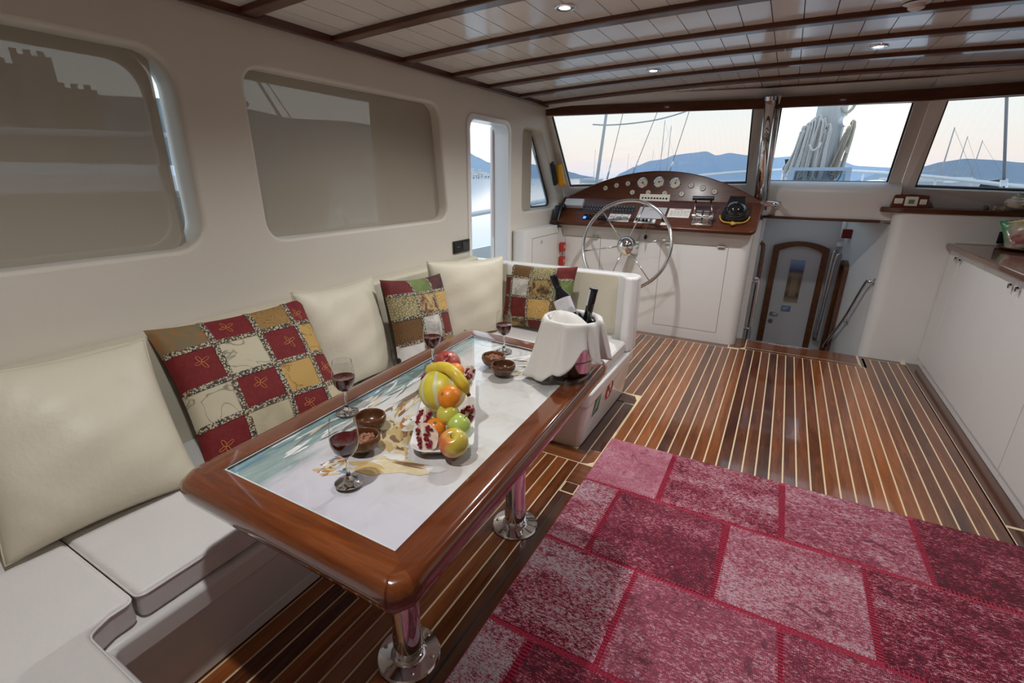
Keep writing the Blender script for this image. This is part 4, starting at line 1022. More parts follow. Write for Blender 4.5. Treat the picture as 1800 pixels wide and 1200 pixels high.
# ================================================================ RUG
def rug_mat():
    m,t,b=newmat('overdyed_patchwork_pile'); oi=t.nodes.new('ShaderNodeObjectInfo'); sp_=t.nodes.new('ShaderNodeSeparateColor'); t.links.new(oi.outputs['Color'],sp_.inputs[0])
    worn,hue,pat=sp_.outputs[0],sp_.outputs[1],sp_.outputs[2]; r=oi.outputs['Random']
    off=t.nodes.new('ShaderNodeCombineXYZ')
    for i in range(3): t.links.new(math_(t,'MULTIPLY',r,31.0+7*i),off.inputs[i])
    va=t.nodes.new('ShaderNodeVectorMath'); va.operation='ADD'; t.links.new(coords(t,(1,1,1)),va.inputs[0]); t.links.new(off.outputs[0],va.inputs[1]); v=va.outputs[0]
    sc=t.nodes.new('ShaderNodeVectorMath'); sc.operation='MULTIPLY'; sc.inputs[1].default_value=(.8,2.8,1); t.links.new(v,sc.inputs[0])
    big=noise(t,sc.outputs[0],2.4,3,.6,.4); mid=noise(t,v,13,5,.75,1.6); fine=noise(t,sc.outputs[0],70,3,.8); grain=noise(t,v,230,2,.6)
    vo=t.nodes.new('ShaderNodeTexVoronoi'); vo.feature='DISTANCE_TO_EDGE'; vo.inputs['Scale'].default_value=26; t.links.new(v,vo.inputs['Vector'])
    w=t.nodes.new('ShaderNodeTexWave'); w.inputs['Scale'].default_value=60; w.inputs['Distortion'].default_value=1.0; w.bands_direction='X'; t.links.new(v,w.inputs['Vector'])
    f=math_(t,'ADD',math_(t,'MULTIPLY',math_(t,'SUBTRACT',big,.5),1.3),math_(t,'ADD',math_(t,'MULTIPLY',math_(t,'SUBTRACT',mid,.5),1.3),math_(t,'MULTIPLY',math_(t,'SUBTRACT',fine,.5),3.4)))
    f=math_(t,'ADD',f,math_(t,'ADD',math_(t,'MULTIPLY',math_(t,'SUBTRACT',w.outputs['Fac'],.5),.22),math_(t,'MULTIPLY',math_(t,'SUBTRACT',grain,.5),1.5)))
    f=math_(t,'ADD',f,math_(t,'SUBTRACT',worn,.035))
    c=ramp(t,f,[(.02,(.075,.006,.016)),(.22,(.19,.009,.026)),(.42,(.36,.020,.054)),(.56,(.44,.070,.115)),(.65,(.42,.22,.26)),(.82,(.47,.35,.38)),(1.05,(.55,.46,.49))])
    pk=mix(t,1.0,c,(.62,.22,.30),'MIX'); c=mix(t,math_(t,'MULTIPLY',hue,.55),c,pk)
    dk=math_(t,'MULTIPLY',ramp(t,mid,[(.36,(1,1,1)),(.43,(0,0,0))]),ramp(t,fine,[(.44,(0,0,0)),(.52,(1,1,1))]))
    c=mix(t,math_(t,'MULTIPLY',dk,.80),c,(.070,.026,.050))
    vd=math_(t,'MULTIPLY',ramp(t,vo.outputs['Distance'],[(.0,(1,1,1)),(.07,(0,0,0))]),math_(t,'MULTIPLY',pat,math_(t,'MULTIPLY',ramp(t,mid,[(.46,(0,0,0)),(.52,(1,1,1))]),ramp(t,grain,[(.42,(0,0,0)),(.5,(1,1,1))]))))
    c=mix(t,math_(t,'MULTIPLY',vd,.8),c,(.085,.018,.040))
    t.links.new(c,b.inputs['Base Color']); setp(b,Roughness=.95,Sheen_Weight=.15,Specular_IOR_Level=.1)
    bump(t,b,math_(t,'ADD',fine,math_(t,'MULTIPLY',grain,.6)),.7,.004); return m
WORN=[[.50,.38,.46,.16,.3],[.66,.26,.58,.22,.3],[.68,.40,.34,.36,.3],[.74,.22,.34,.30,.3],[.5,.3,.6,.4,.5],[.3,.6,.4,.5,.3],[.5,.3,.6,.4,.5]]
HUE=[[.9,.0,.25,.0,0],[.15,.1,.35,.0,0],[.0,.45,.2,.1,0],[.0,.1,.3,.0,0]]+[[.2]*5]*3
PAT=[[.2,.1,.6,.3,0],[.4,.7,.5,.2,0],[.3,1.0,.5,.4,0],[.6,.5,.8,.4,0]]+[[.4]*5]*3
M['rug']=rug_mat(); M['rugseam']=plain('crimson_stitching',(.46,.026,.070),.95,noise=.35,scale=160,bump=.8,sheen=.2,spec=.1)
rug=thing('patchwork_rug','large pink and crimson patchwork rug of faded carpet pieces on the teak floor','rug',(.2,1.2,0))
obj('rug_backing',bx(-.663,1.122,-.85,2.440,.0005,.0075,bev=.002),M['rugseam'],rug)
rowy=[2.436,1.985,1.515,1.065,.60,.14,-.35,-.845]
seams=[[-.30,.215,.725],[-.48,.005,.505,.98],[-.275,.225,.735],[-.50,-.02,.47,.95],[-.29,.21,.72],[-.49,.0,.5,.97],[-.28,.22,.73]]
rr=random.Random(4)
for r_ in range(7):
    xsn=[-.660]+seams[r_]+[1.119]; y1,y0=rowy[r_],rowy[r_+1]
    for a,c in zip(xsn,xsn[1:]):
        j=lambda s=.008: rr.uniform(-s,s)
        g_=.0095
        x0=a+(g_ if a>-.65 else .001); x1=c-(g_ if c<1.1 else .001); ya=y0+g_; yb=y1-(g_ if r_ else .001)
        p=[(x0+j()*(a>-.65),ya+j()),(x1+j()*(c<1.1),ya+j()),(x1+j()*(c<1.1),yb+j(.005)*(r_>0)),(x0+j()*(a>-.65),yb+j(.005)*(r_>0))]
        q_=obj('carpet_patch',prism(B(),[(x,y,.007) for x,y in p],(0,0,.0028)),M['rug'],rug); ci=xsn.index(a); q_.color=(WORN[r_][min(ci,4)],HUE[r_][min(ci,4)],PAT[r_][min(ci,4)],1)
b=B()                                    # zig-zag overcast stitches along the seams
for r_ in range(6):
    y=rowy[r_+1]; x=-.655
    while x<1.11:
        box(b,x,x+.0035,y-.017,y+.017,.0098,.0108); x+=.0125
for r_ in range(4):
    for xsm in seams[r_]:
        y=rowy[r_+1]+.02
        while y<rowy[r_]-.02:
            box(b,xsm-.016,xsm+.016,y,y+.0035,.0098,.0108); y+=.0125
obj('overcast_stitches',b,M['rugseam'],rug,kind='stuff')

# ================================================================ HELM
console=thing('helm_console','white moulded helm console with a varnished dashboard in front of the left windshield window','console',(-1.1,4.75,0))
loop=[(-1.928,4.565)]+[(-.285+.085*math.sin(a),4.565+.085-.085*math.cos(a)) for a in [i*PI/2/8 for i in range(9)]]+[(-.205,5.0),(-1.928,5.0)]
b=B(); lo_=[b.verts.new((x,y+.03,0)) for x,y in loop]; hi_=[b.verts.new((x,y,1.03)) for x,y in loop]
n=len(loop); b.faces.new(lo_[::-1]); b.faces.new(hi_)
for i in range(n): b.faces.new((lo_[i],lo_[(i+1)%n],hi_[(i+1)%n],hi_[i]))
obj('console_body',b,M['gel'],console,smooth=True,angle=30)
def fy(z): return 4.565+.03*(1-z/1.03)
def fascia_door(x0,x1,z0,z1,hinges,hname='door'):
    b=B(); y=lambda z: fy(z)-.0005
    q=rrect(x0,x1,z0,z1,.012,3)
    prism(b,[(x,y(z)+.0035,z) for x,z in q],(0,-.004,0)); d_=obj('door',b,M['gel'],console); 
    for (xa,xb,za,zb) in ((x0-.004,x0,z0,z1),(x1,x1+.004,z0,z1),(x0,x1,z1,z1+.004),(x0,x1,z0-.004,z0)):
        g=B(); prism(g,[(xa,y(za)-.0003,za),(xb,y(za)-.0003,za),(xb,y(zb)-.0003,zb),(xa,y(zb)-.0003,zb)],(0,.001,0)); obj('door_gap',g,M['groove'],d_)
    for hx in hinges:
        b=B(); zz=z1+.002; yy=y(zz)-.004
        box(b,hx-.028,hx+.028,yy-.003,yy+.004,zz-.022,zz+.022,.004); tube(b,[(hx-.03,yy-.006,zz),(hx+.03,yy-.006,zz)],.006,8)
        for sx in (-.016,.016):
            for sz in (-.014,.014): tube(b,[(hx+sx,yy-.005,zz+sz),(hx+sx,yy-.001,zz+sz)],.0035,6)
        obj('hinge',b,M['brass'],d_)
    return d_
fascia_door(-.945,-.375,.10,.880,(-.92+.035,-.43))
fascia_door(-1.90,-1.53,.10,.885,(-1.585,))
# desk: sloping slab
DS=V(0,.8257,.5642); DN=V(0,-.5642,.8257)            # up the slope, off the slope
def dp(x,s,h=0): return V(x,4.45,1.030)+DS*s+DN*h
loop=rpoly([(-2.02,0),(-.175,0),(-.165,.40),(-2.02,.40)],.06,6)
loop=[(-2.02,0)]+[p for p in rpoly([(-2.02,-.0),(-.178,-.0),(-.165,.40),(-2.02,.40)],.07,6)[6:13]]+[(-.165,.40),(-2.02,.40)]
b=B(); prism(b,[dp(x,s_,0) for x,s_ in loop],-DN*.040); bevmod(obj('desk_top',b,M['dash'],console),.010,3)
# arched instrument board
def arch(x): return 1.512-.262*((x+1.07)/.91)**2
xsn=[-1.975+i*(1.79)/40 for i in range(41)]
def bp(x,z,h=0):   # point on the sloping face of the board
    return V(x,4.765+.30*(z-1.235)-h*.958,z+h*.287*1.0)
lp=[bp(xsn[0],1.20)]+[bp(x,max(1.262,arch(x))) for x in xsn]+[bp(xsn[-1],1.20)]
b=prism(B(),lp,(0,.045,-.0135)); bevmod(obj('instrument_board',b,M['dash'],console),.010,3,40)
def gauge(x,z,r):
    # disc on the board face
    c=bp(x,z,.0); nrm=(bp(x,z,1)-bp(x,z,0)).normalized(); up2=(bp(x,z+1)-bp(x,z)).normalized(); xx=V(1,0,0)
    mt=Matrix(((xx.x,up2.x,nrm.x,c.x),(xx.y,up2.y,nrm.y,c.y),(xx.z,up2.z,nrm.z,c.z),(0,0,0,1)))
    t_=lathe(B(),[(r*1.12,0),(r*1.12,.006),(r*1.0,.010),(r*.93,.007)],24); q=obj('gauge',merge(B(),t_,mt),M['chrome'],console,smooth=True,angle=50)
    t_=lathe(B(),[(0,.006),(r*.95,.006)],24); obj('dial_face',merge(B(),t_,mt),M['dial'],q)
    t_=B(); a=-.9
    box(t_,-.05*r,.05*r,-.1*r,.72*r,.0064,.0074); bmesh.ops.rotate(t_,verts=t_.verts,cent=(0,0,0),matrix=Matrix.Rotation(x*7,3,'Z')); lathe(t_,[(0,.009),(r*.18,.008),(r*.2,.0062)],10)
    obj('needle',merge(B(),t_,mt),M['black'],q)
    t_=B()
    for k in range(11):
        an=-.7+k*.455; ca,sa=math.cos(an),math.sin(an); ob=B(); box(ob,r*.70,r*.86,-.025*r,.025*r,.0062,.0068); bmesh.ops.rotate(ob,verts=ob.verts,cent=(0,0,0),matrix=Matrix.Rotation(an,3,'Z')); merge(t_,ob)
    obj('scale_marks',merge(B(),t_,mt),M['grey'],q,kind='stuff')
M['dial']=plain('cream_dial',(.62,.58,.48),.4)
for x,z in ((-1.589,1.343),(-1.482,1.370),(-1.372,1.389),(-.786,1.383),(-.681,1.361),(-.577,1.332),(-1.315,1.310),(-1.163,1.313),(-1.010,1.308),(-.856,1.307)): gauge(x,z,.0225)
for x,z in ((-1.231,1.400),(-1.078,1.408),(-.928,1.400)): gauge(x,z,.044)
def on_desk(name,x0,x1,s0,s1,h,m_,skew=0.0,bev=.003,h0=0.0):
    b=B(); prism(b,[dp(x0,s0,h0),dp(x1,s0,h0),dp(x1+skew,s1,h0),dp(x0+skew,s1,h0)],DN*(h-h0)); o=obj(name,b,m_,console)
    if bev: bevmod(o,bev,2)
    return o
# warning-lamp strip at the foot of the board
b=B(); q=[bp(-1.235,1.235,.003),bp(-.955,1.235,.003),bp(-.955,1.297,.003),bp(-1.235,1.297,.003)]; prism(b,q,(0,-.006,.002)); st=obj('switch_strip',b,M['paper'],console)
for k in range(9):
    c=bp(-1.205+k*.0275,1.262,.011); obj('button',lathe(B(),[(.008,-.006),(.008,.004),(.006,.006),(0,.006)],10,c),M['black'],st)
# breaker panels with rows of toggles
for (x0,x1,cnt) in ((-1.765,-1.465,10),(-1.445,-1.235,7)):
    pn=on_desk('breaker_panel',x0,x1,.172,.272,.006,M['black'])
    for k in range(cnt):
        xk=lerp(x0+.02,x1-.02,k/(cnt-1))
        for sk in (.20,.245):
            tg=B(); tube(tg,[dp(xk,sk,.005),dp(xk,sk+.006,.020)],.0042,6); obj('toggle',tg,M['steel'],pn)
    fr=B(); tube(fr,[dp(x,s_,.005) for x,s_ in ((x0,.172),(x1,.172),(x1,.272),(x0,.272))],.003,5,True); obj('panel_frame',fr,M['steel'],pn)
pn=on_desk('rocker_panel',-1.705,-1.610,.050,.135,.006,M['black'])
for k in range(3):
    for j in range(2):
        r_=B(); prism(r_,[dp(-1.697+k*.029,.060+j*.036,.006),dp(-1.673+k*.029,.060+j*.036,.006),dp(-1.673+k*.029,.087+j*.036,.006),dp(-1.697+k*.029,.087+j*.036,.006)],DN*.006); obj('rocker',r_,M['blueled'] if (k,j)==(0,0) else M['blackgloss'],pn)
pn=on_desk('rocker_panel',-1.555,-1.460,.052,.110,.006,M['black'])
for k in range(2):
    r_=B(); prism(r_,[dp(-1.547+k*.042,.060,.006),dp(-1.512+k*.042,.060,.006),dp(-1.512+k*.042,.100,.006),dp(-1.547+k*.042,.100,.006)],DN*.008); obj('rocker',r_,M['blackgloss'],pn)
pn=on_desk('switch_panel',-1.452,-1.250,.045,.155,.006,M['white'])
for k in range(3):
    for j in range(2):
        x0=-1.440+k*.062; s0=.053+j*.050; r_=B(); prism(r_,[dp(x0,s0,.006),dp(x0+.052,s0,.006),dp(x0+.052,s0+.043,.006),dp(x0,s0+.043,.006)],DN*.006); rk=obj('switch_frame',r_,M['grey'],pn)
        r_=B(); prism(r_,[dp(x0+.008,s0+.010,.012),dp(x0+.044,s0+.010,.012),dp(x0+.044,s0+.032,.014),dp(x0+.008,s0+.032,.012)],DN*.004); obj('rocker',r_,M['white'],rk)
        r_=B(); prism(r_,[dp(x0+.004,s0+.034,.0122),dp(x0+.048,s0+.034,.0122),dp(x0+.048,s0+.040,.0122),dp(x0+.004,s0+.040,.0122)],DN*.001); obj('switch_mark',r_,M['black'],rk)
pn=on_desk('grey_cover_panel',-1.195,-.945,.108,.270,.008,M['grey'])
q=B()
for k in range(4): prism(q,[dp(-1.10+k*.012,.225,.0083),dp(-1.09+k*.012,.225,.0083),dp(-1.09+k*.012,.231,.0083),dp(-1.10+k*.012,.231,.0083)],DN*.0006)
obj('panel_marks',q,M['groove'],pn,kind='stuff')
pn=on_desk('ignition_panel',-1.200,-1.008,.040,.100,.006,M['white'])
for x,r_,m_ in ((-1.165,.019,'black'),(-1.115,.012,'black'),(-1.085,.012,'black'),(-1.045,.015,'steel')):
    kb=B(); c=dp(x,.07,.005); tube(kb,[c,c+DN*.014],r_,14); obj('rotary_knob',kb,M[m_],pn)
on_desk('small_panel',-.955,-.880,.028,.062,.006,M['white']); kb=B(); tube(kb,[dp(-.945,.105,0),dp(-.945,.105,.03),dp(-.945,.12,.045)],.014,8); obj('black_knob',kb,M['black'],console)
pn=on_desk('notice_card',-.925,-.735,.143,.268,.004,M['paper'])
q=B(); rr=random.Random(9)
for k in range(5):
    s0=.165+k*.015; x=-.905
    while x<-.765:
        wd=rr.uniform(.012,.03); prism(q,[dp(x,s0,.0042),dp(x+wd,s0,.0042),dp(x+wd,s0+.005,.0042),dp(x,s0+.005,.0042)],DN*.0004); x+=wd+.008
obj('card_lines',q,plain('grey_blue_ink',(.22,.27,.32),.7),pn,kind='stuff')
q=B(); prism(q,[dp(-.88,.252,.0042),dp(-.80,.252,.0042),dp(-.80,.259,.0042),dp(-.88,.259,.0042)],DN*.0004); obj('card_heading',q,M['red'],pn)
# ignition key hanging on the fascia
kx,kz=-1.09,.925
b=B(); tube(b,[dp(-1.045,.07,.02),V(kx+.03,4.40,1.02),V(kx+.01,4.52,.97),V(kx,4.548,.94)],.003,6); key=obj('key_cord',b,M['steel'],console)
obj('key_fob',sphere(B(),(kx,4.543,.925),.017,10,8,(.9,.6,1.3)),M['black'],key,smooth=True)
# things on the desk
t=thing('chart_box','pale grey box at the left end of the dashboard desk','box',tuple(dp(-1.86,.26)))
b=B(); prism(b,[dp(-1.95,.215,.001),dp(-1.757,.215,.001),dp(-1.765,.318,.001),dp(-1.96,.318,.001)],DN*.040); bevmod(obj('case',b,plain('pale_grey_plastic',(.62,.64,.66),.4),t),.006,2)
b=B(); tube(b,[dp(x,s_,.026) for x,s_ in ((-1.952,.213),(-1.755,.213),(-1.763,.320),(-1.962,.320))],.0015,5,True); obj('lid_seam',b,M['groove'],t)
t=thing('radio_handset','black radio handset in a cradle at the left corner of the helm','radio handset',(-1.99,4.50,1.02))
b=B(); obox(b,(-1.978,4.515,1.085),(1,0,0),(0,.5,1),(0,-1,.5),.085,.20,.055,.02,3); obj('handset',b,M['black'],t,smooth=True,angle=50)
b=B(); obox(b,(-1.955,4.585,1.165),(1,0,0),(0,.5,1),(0,-1,.5),.07,.06,.075,.02,3); obj('earpiece',b,M['rubber'],t,smooth=True,angle=50)
pts=[V(-1.98,4.445,1.02)+V(.02*math.cos(a*9)+.012*a,-.01+.02*math.sin(a*9),-.006*a) for a in [i*.16 for i in range(40)]]
b=B(); tube(b,pts,.006,6); obj('coiled_cord',b,M['rubber'],t,smooth=True)
# throttle levers
t=thing('engine_throttle','chrome twin-lever throttle with a black grip, right side of the dashboard','throttle',tuple(dp(-.61,.115)))
b=B(); obox(b,dp(-.61,.105,.012),(1,0,0),DS,DN,.165,.13,.022,.010,3); obj('base_plate',b,M['steel'],t,smooth=True,angle=50)
for sx in (-.030,.030):
    b=B(); c=dp(-.61+sx,.12,.045); tube(b,[c-V(.022,0,0),c+V(.022,0,0)],.052,20); obj('lever_drum',b,M['chrome'],t,smooth=True,angle=50)
for sx in (-.075,.075):
    hb=B(); c=dp(-.61+sx,.12,.045); tube(hb,[c-V(.012,0,0),c+V(.012,0,0)],.026,14); obj('side_hub',hb,M['steel'],t,smooth=True,angle=50)
    lv=B(); tube(lv,[c,V(-.635+sx*.82,4.60,1.275)],.007,8); obj('lever',lv,plain('copper_tinted_steel',(.62,.42,.30),.25,1.0),t,smooth=True)
b=B(); tube(b,[(-.725,4.60,1.280),(-.55,4.60,1.283)],.019,14); obj('grip',b,M['black'],t,smooth=True,angle=50)
# compass
t=thing('compass','black domed steering compass with a yellow cord around it, right end of the dashboard','compass',tuple(dp(-.365,.20)))
mt=Matrix(((1,0,0,dp(-.365,.20).x),(0,DS.y,DN.y,dp(-.365,.20).y),(0,DS.z,DN.z,dp(-.365,.20).z),(0,0,0,1)))
obj('housing',merge(B(),lathe(B(),[(.105,0),(.105,.03),(.095,.05),(.085,.06)],32),mt),M['black'],t,smooth=True,angle=40)
obj('dome',merge(B(),lathe(B(),[(.088*math.cos(a),.055+.075*math.sin(a)) if i<10 else (0,.13) for i,a in enumerate([k*PI/2/10 for k in range(11)])],28),mt),M['blackgloss'],t,smooth=True)
obj('bezel_ring',merge(B(),tube(B(),[(.09*math.cos(a),.09*math.sin(a),.058) for a in [i*2*PI/32 for i in range(32)]],.006,6,True),mt),M['rubber'],t,smooth=True)
obj('hood',merge(B(),prism(B(),[(-.075,.03,.085),(.075,.03,.085),(.06,.06,.125),(-.06,.06,.125)],(0,.035,.008)),mt),M['black'],t)
b=tube(B(),[(.118*math.cos(a),.118*math.sin(a)-.01,.02+.01*math.sin(3*a)) for a in [PI+.1+i*(PI-.2)/20 for i in range(21)]],.006,6); tube(b,[(-.01,-.125,.022),(.0,-.145,.03),(.02,-.13,.02),(-.012,-.12,.025)],.014,7)
obj('yellow_cord',merge(B(),b,mt),plain('ochre_cord',(.52,.32,.06),.7),t,smooth=True)
# steering wheel
WC=V(-1.19,4.25,.875); wn_=V(0,-1,.28).normalized(); wx=V(1,0,0); wu=wx.cross(-wn_).normalized()
if wu.z<0: wu=-wu
t=thing('steering_wheel','large polished steel six-spoke steering wheel on the front of the helm','steering wheel',tuple(WC))
wp=lambda a,r,h=0: WC+wx*(r*math.cos(a))+wu*(r*math.sin(a))+wn_*h
obj('rim',tube(B(),[wp(i*2*PI/64,.395) for i in range(64)],.0155,12,True),M['steel'],t,smooth=True)
for k in range(6):
    a=math.radians(72+60*k); obj('spoke',tube(B(),[wp(a,.05,.0),wp(a,.385,.0)],.0062,8),M['steel'],t,smooth=True)
mt=Matrix(((wx.x,wu.x,wn_.x,WC.x),(wx.y,wu.y,wn_.y,WC.y),(wx.z,wu.z,wn_.z,WC.z),(0,0,0,1)))
hub=obj('hub',merge(B(),lathe(B(),[(.085,-.045),(.085,-.02),(.076,.005),(.062,.030),(.035,.048),(.012,.053),(0,.053)],32),mt),M['chrome'],t,smooth=True,angle=60)
obj('hub_mark',merge(B(),tube(B(),[(.012*math.cos(a),.016*math.sin(a),.0545) for a in [-2+i*.4 for i in range(12)]],.002,5),mt),M['black'],hub)
obj('shaft',tube(B(),[WC-wn_*.03,V(WC.x,4.60,WC.z-.10)],.040,20),M['steel'],t,smooth=True,angle=50)
# locker box along the hull beside the console
lk=thing('side_locker','low white locker with a keyhole between the side door and the helm console','locker',(-1.99,4.1,0))
b=prism(B(),[(x,y,0) for x,y in rpoly([(-2.046,3.70),(-1.93,3.74),(-1.9295,4.90),(-2.046,4.90)],.03,4)],(0,0,1.0)); obj('locker_body',b,M['gel2'],lk,smooth=True,angle=40)
obj('door',bx(-1.9305,-1.928,3.88,4.44,.12,.92,bev=.001),M['gel2'],lk)
for (y0,y1,z0,z1) in ((3.875,3.88,.12,.925),(4.44,4.445,.12,.925),(3.875,4.445,.92,.925)): obj('door_gap',bx(-1.9301,-1.9292,y0,y1,z0,z1),M['groove'],lk)
b=B(); tube(b,[(-1.93,4.06,.878),(-1.921,4.06,.878)],.012,12); obj('lock',b,M['steel'],lk)
for z,l in ((.778,'upper red stop handle on the helm side locker'),(.638,'lower red stop handle on the helm side locker')):
    t=thing('stop_handle',l,'handle',(-1.928,4.51,z))
    b=box(B(),-1.927,-1.880,4.475,4.545,z-.045,z+.045,.008,2); obj('grip',b,M['red'],t,smooth=True,angle=40)
    b=B(); tube(b,[(-1.912,4.51,z-.045),(-1.912,4.51,z-.06)],.006,8); obj('cable',b,M['steel'],t)
    b=box(B(),-1.880,-1.877,4.49,4.53,z-.01,z+.02); obj('sticker',b,plain('faded_red_label',(.60,.30,.24),.5),t)
# polished post at the inner edge of the left windshield window
t=thing('steel_post','polished steel post between the left and middle windshield windows','post',(-.225,4.80,1.14))
P0_,P1_=V(-.212,4.86,1.17),V(-.240,4.585,2.06)
obj('tube',tube(B(),[P0_,P1_],.040,24),M['chrome'],t,smooth=True)
for p,dv in ((P0_,1),(P1_,-1)):
    d_=(P1_-P0_).normalized()*dv; obj('collar',tube(B(),[p,p+d_*.03],.052,24),M['steel'],t,smooth=True,angle=50)
obj('cable_pipe',tube(B(),[P0_+V(.058,.035,.02),P1_+V(.058,.035,0)],.014,10),M['steel'],t,smooth=True)
t=thing('grab_bar','short steel grab bar at the right end of the dashboard','grab bar',(-.15,4.80,1.23))
obj('bar',tube(B(),cat([V(-.19,4.78,1.245),V(-.12,4.78,1.245),V(-.075,4.79,1.24),V(-.06,4.87,1.235),V(-.07,4.95,1.235)]),.022,12),M['steel'],t,smooth=True)
obj('mounting_plate',tube(B(),[(-.07,4.95,1.235),(-.07,4.962,1.235)],.034,16),M['steel'],t,smooth=True,angle=50)
# yellow handheld light on the door pillar
t=thing('hand_torch','yellow and black torch clipped to the pillar beside the left windshield window','torch',(-1.99,4.56,1.40))
ax=V(.02,.36,-.85).normalized()
b=B(); obox(b,(-2.02,4.50,1.475),(1,0,0),V(0,.85,.36),ax,.035,.055,.22,.008,2); obj('cradle',b,M['black'],t)
b=B(); tube(b,[V(-1.985,4.535,1.545)-ax*.02,V(-1.985,4.535,1.545)+ax*.03,V(-1.985,4.535,1.545)+ax*.11,V(-1.985,4.535,1.545)+ax*.17],lambda s:.026+.012*s,12); obj('torch_body',b,M['yellow'],t,smooth=True,angle=50)
b=B(); tube(b,[V(-1.985,4.535,1.545)+ax*.17,V(-1.985,4.535,1.545)+ax*.19],.041,14); obj('lamp_head',b,plain('orange_plastic',(.75,.24,.01),.4),t,smooth=True,angle=50)

# ---- wall sockets
def socket(label,o,ex,ez,n,w,h,slots):
    ex,ez,n=V(*ex),V(*ez),V(*n); t=thing('wall_socket',label,'socket',tuple(o))
    o=V(*o); b=B(); obox(b,o+n*.006,ex,n,ez,w,.012,h,.003,2); fp=obj('faceplate',b,M['black'],t,smooth=True,angle=40)
    for k in range(slots):
        c=o+ex*(-w/2+w*(k+.5)/slots)+n*.0125; b=B(); obox(b,c,ex,n,ez,w/slots*.82,.004,h*.74,.001,1); ins_=obj('insert',b,M['blackgloss'] if k else M['rubber'],t)
        if k==0:
            b=B(); 
            for sx in (-.009,.009): tube(b,[c+ex*sx+n*.002,c+ex*sx+n*.0035],.004,8)
            obj('pin_holes',b,M['steel'],ins_,kind='stuff')
    return t
socket('black double socket on the wall between the big window and the side door',(XL+.001,2.935,.958),(0,1,0),(0,0,1),(1,0,0),.205,.088,2)
socket('black socket on the bulkhead above the right worktop',(1.49,4.861,1.055),(1,0,0),(0,0,1),(0,-1,0),.17,.085,2)

# ================================================================ COMPANIONWAY
cd=thing('cabin_door','white cabin door with an arched mahogany frame at the bottom of the stairs','door',(.22,5.98,-.8))
def archloop(x0,x1,z0,zs,za,n=12):
    c=(x0+x1)/2; hw=(x1-x0)/2
    return [(x0,z0),(x1,z0)]+[(c+hw*(1-2*i/n),zs+(za-zs)*(1-(1-2*i/n)**2)) for i in range(n+1)]
b=plate(B(),archloop(-.040,.478,-.795,.765,.825),[archloop(.022,.418,-.75,.715,.775)],lambda x,z:(x,5.955,z),lambda x,z:(x,5.998,z)); obj('door_frame',b,M['counter'],cd)
b=prism(B(),[(x,5.972,z) for x,z in archloop(.022,.418,-.75,.715,.775)],(0,.02,0)); obj('door_panel',b,plain('door_white',(.62,.60,.60),.4),cd)
b=B(); tube(b,[(.065,5.965,.012),(.065,5.945,.012),(.125,5.945,.010)],.008,8); hd=obj('handle',b,M['steel'],cd,smooth=True)
for z,r_ in ((.012,.022),(-.075,.024)):
    b=B(); tube(b,[(.065,5.972,z),(.065,5.964,z)],r_,16); obj('escutcheon',b,M['brass'],cd,smooth=True,angle=50)
pm,t_,b_=newmat('harbour_poster'); g=coords(t_,(1,1,1),'Generated'); s_=t_.nodes.new('ShaderNodeSeparateXYZ'); t_.links.new(g,s_.inputs[0])
nz=noise(t_,coords(t_,(6,1,10),'Generated'),3,5,.7,.6)
c_=ramp(t_,math_(t_,'ADD',s_.outputs[2],math_(t_,'MULTIPLY',math_(t_,'SUBTRACT',nz,.5),.16)),[(.02,(.34,.29,.20)),(.16,(.10,.07,.04)),(.30,(.26,.19,.12)),(.5,(.14,.10,.07)),(.66,(.30,.25,.18)),(.74,(.07,.09,.16)),(.84,(.16,.24,.42)),(.95,(.30,.40,.60))])
fig=math_(t_,'MULTIPLY',math_(t_,'LESS_THAN',math_(t_,'ABSOLUTE',math_(t_,'SUBTRACT',s_.outputs[0],.5)),math_(t_,'ADD',.12,math_(t_,'MULTIPLY',nz,.25))),ramp(t_,s_.outputs[2],[(.12,(0,0,0)),(.16,(1,1,1)),(.66,(1,1,1)),(.70,(0,0,0))]))
c_=mix(t_,math_(t_,'MULTIPLY',fig,.55),c_,(.42,.30,.20)); t_.links.new(c_,b_.inputs['Base Color']); setp(b_,Roughness=.35)
tag(obj('poster',bx(.150,.285,5.966,5.9715,.165,.628),pm),'tall narrow picture of a harbour statue on the cabin door','poster')
nm=tag(obj('door_notice',bx(.145,.235,5.966,5.9715,.055,.118),plain('blue_notice',(.14,.20,.38),.5)),'small blue notice below the tall picture on the cabin door','notice')
b=B()
for k in range(3): box(b,.158,.222-.014*k,5.9654,5.9662,.100-k*.014,.105-k*.014)
q=obj('notice_lines',b,M['white'],nm,kind='stuff',local=True)
def rail(label,pts,r,m='steel',feet=()):
    t=thing('handrail',label,'handrail',tuple(pts[0])); obj('bar',tube(B(),cat([V(*p) for p in pts]),r,10),M[m],t,smooth=True)
    for p,q in feet:
        b=B(); p=V(*p);q=V(*q); tube(b,[p,q],r*.8,8); obj('stand_off',b,M[m],t,smooth=True); d_=(q-p).normalized(); b=B(); tube(b,[q-d_*.004,q],r*2,14); obj('foot_plate',b,M[m],t,smooth=True,angle=50)
    return t
SA=V(.80,4.95,0); SDv=(V(.56,6.0,0)-SA).normalized(); SN=V(-SDv.y,SDv.x,0); SN=SN if SN.x<0 else -SN
def sw(s_,z,o=0.0): return SA+SDv*s_+SN*o+V(0,0,z)
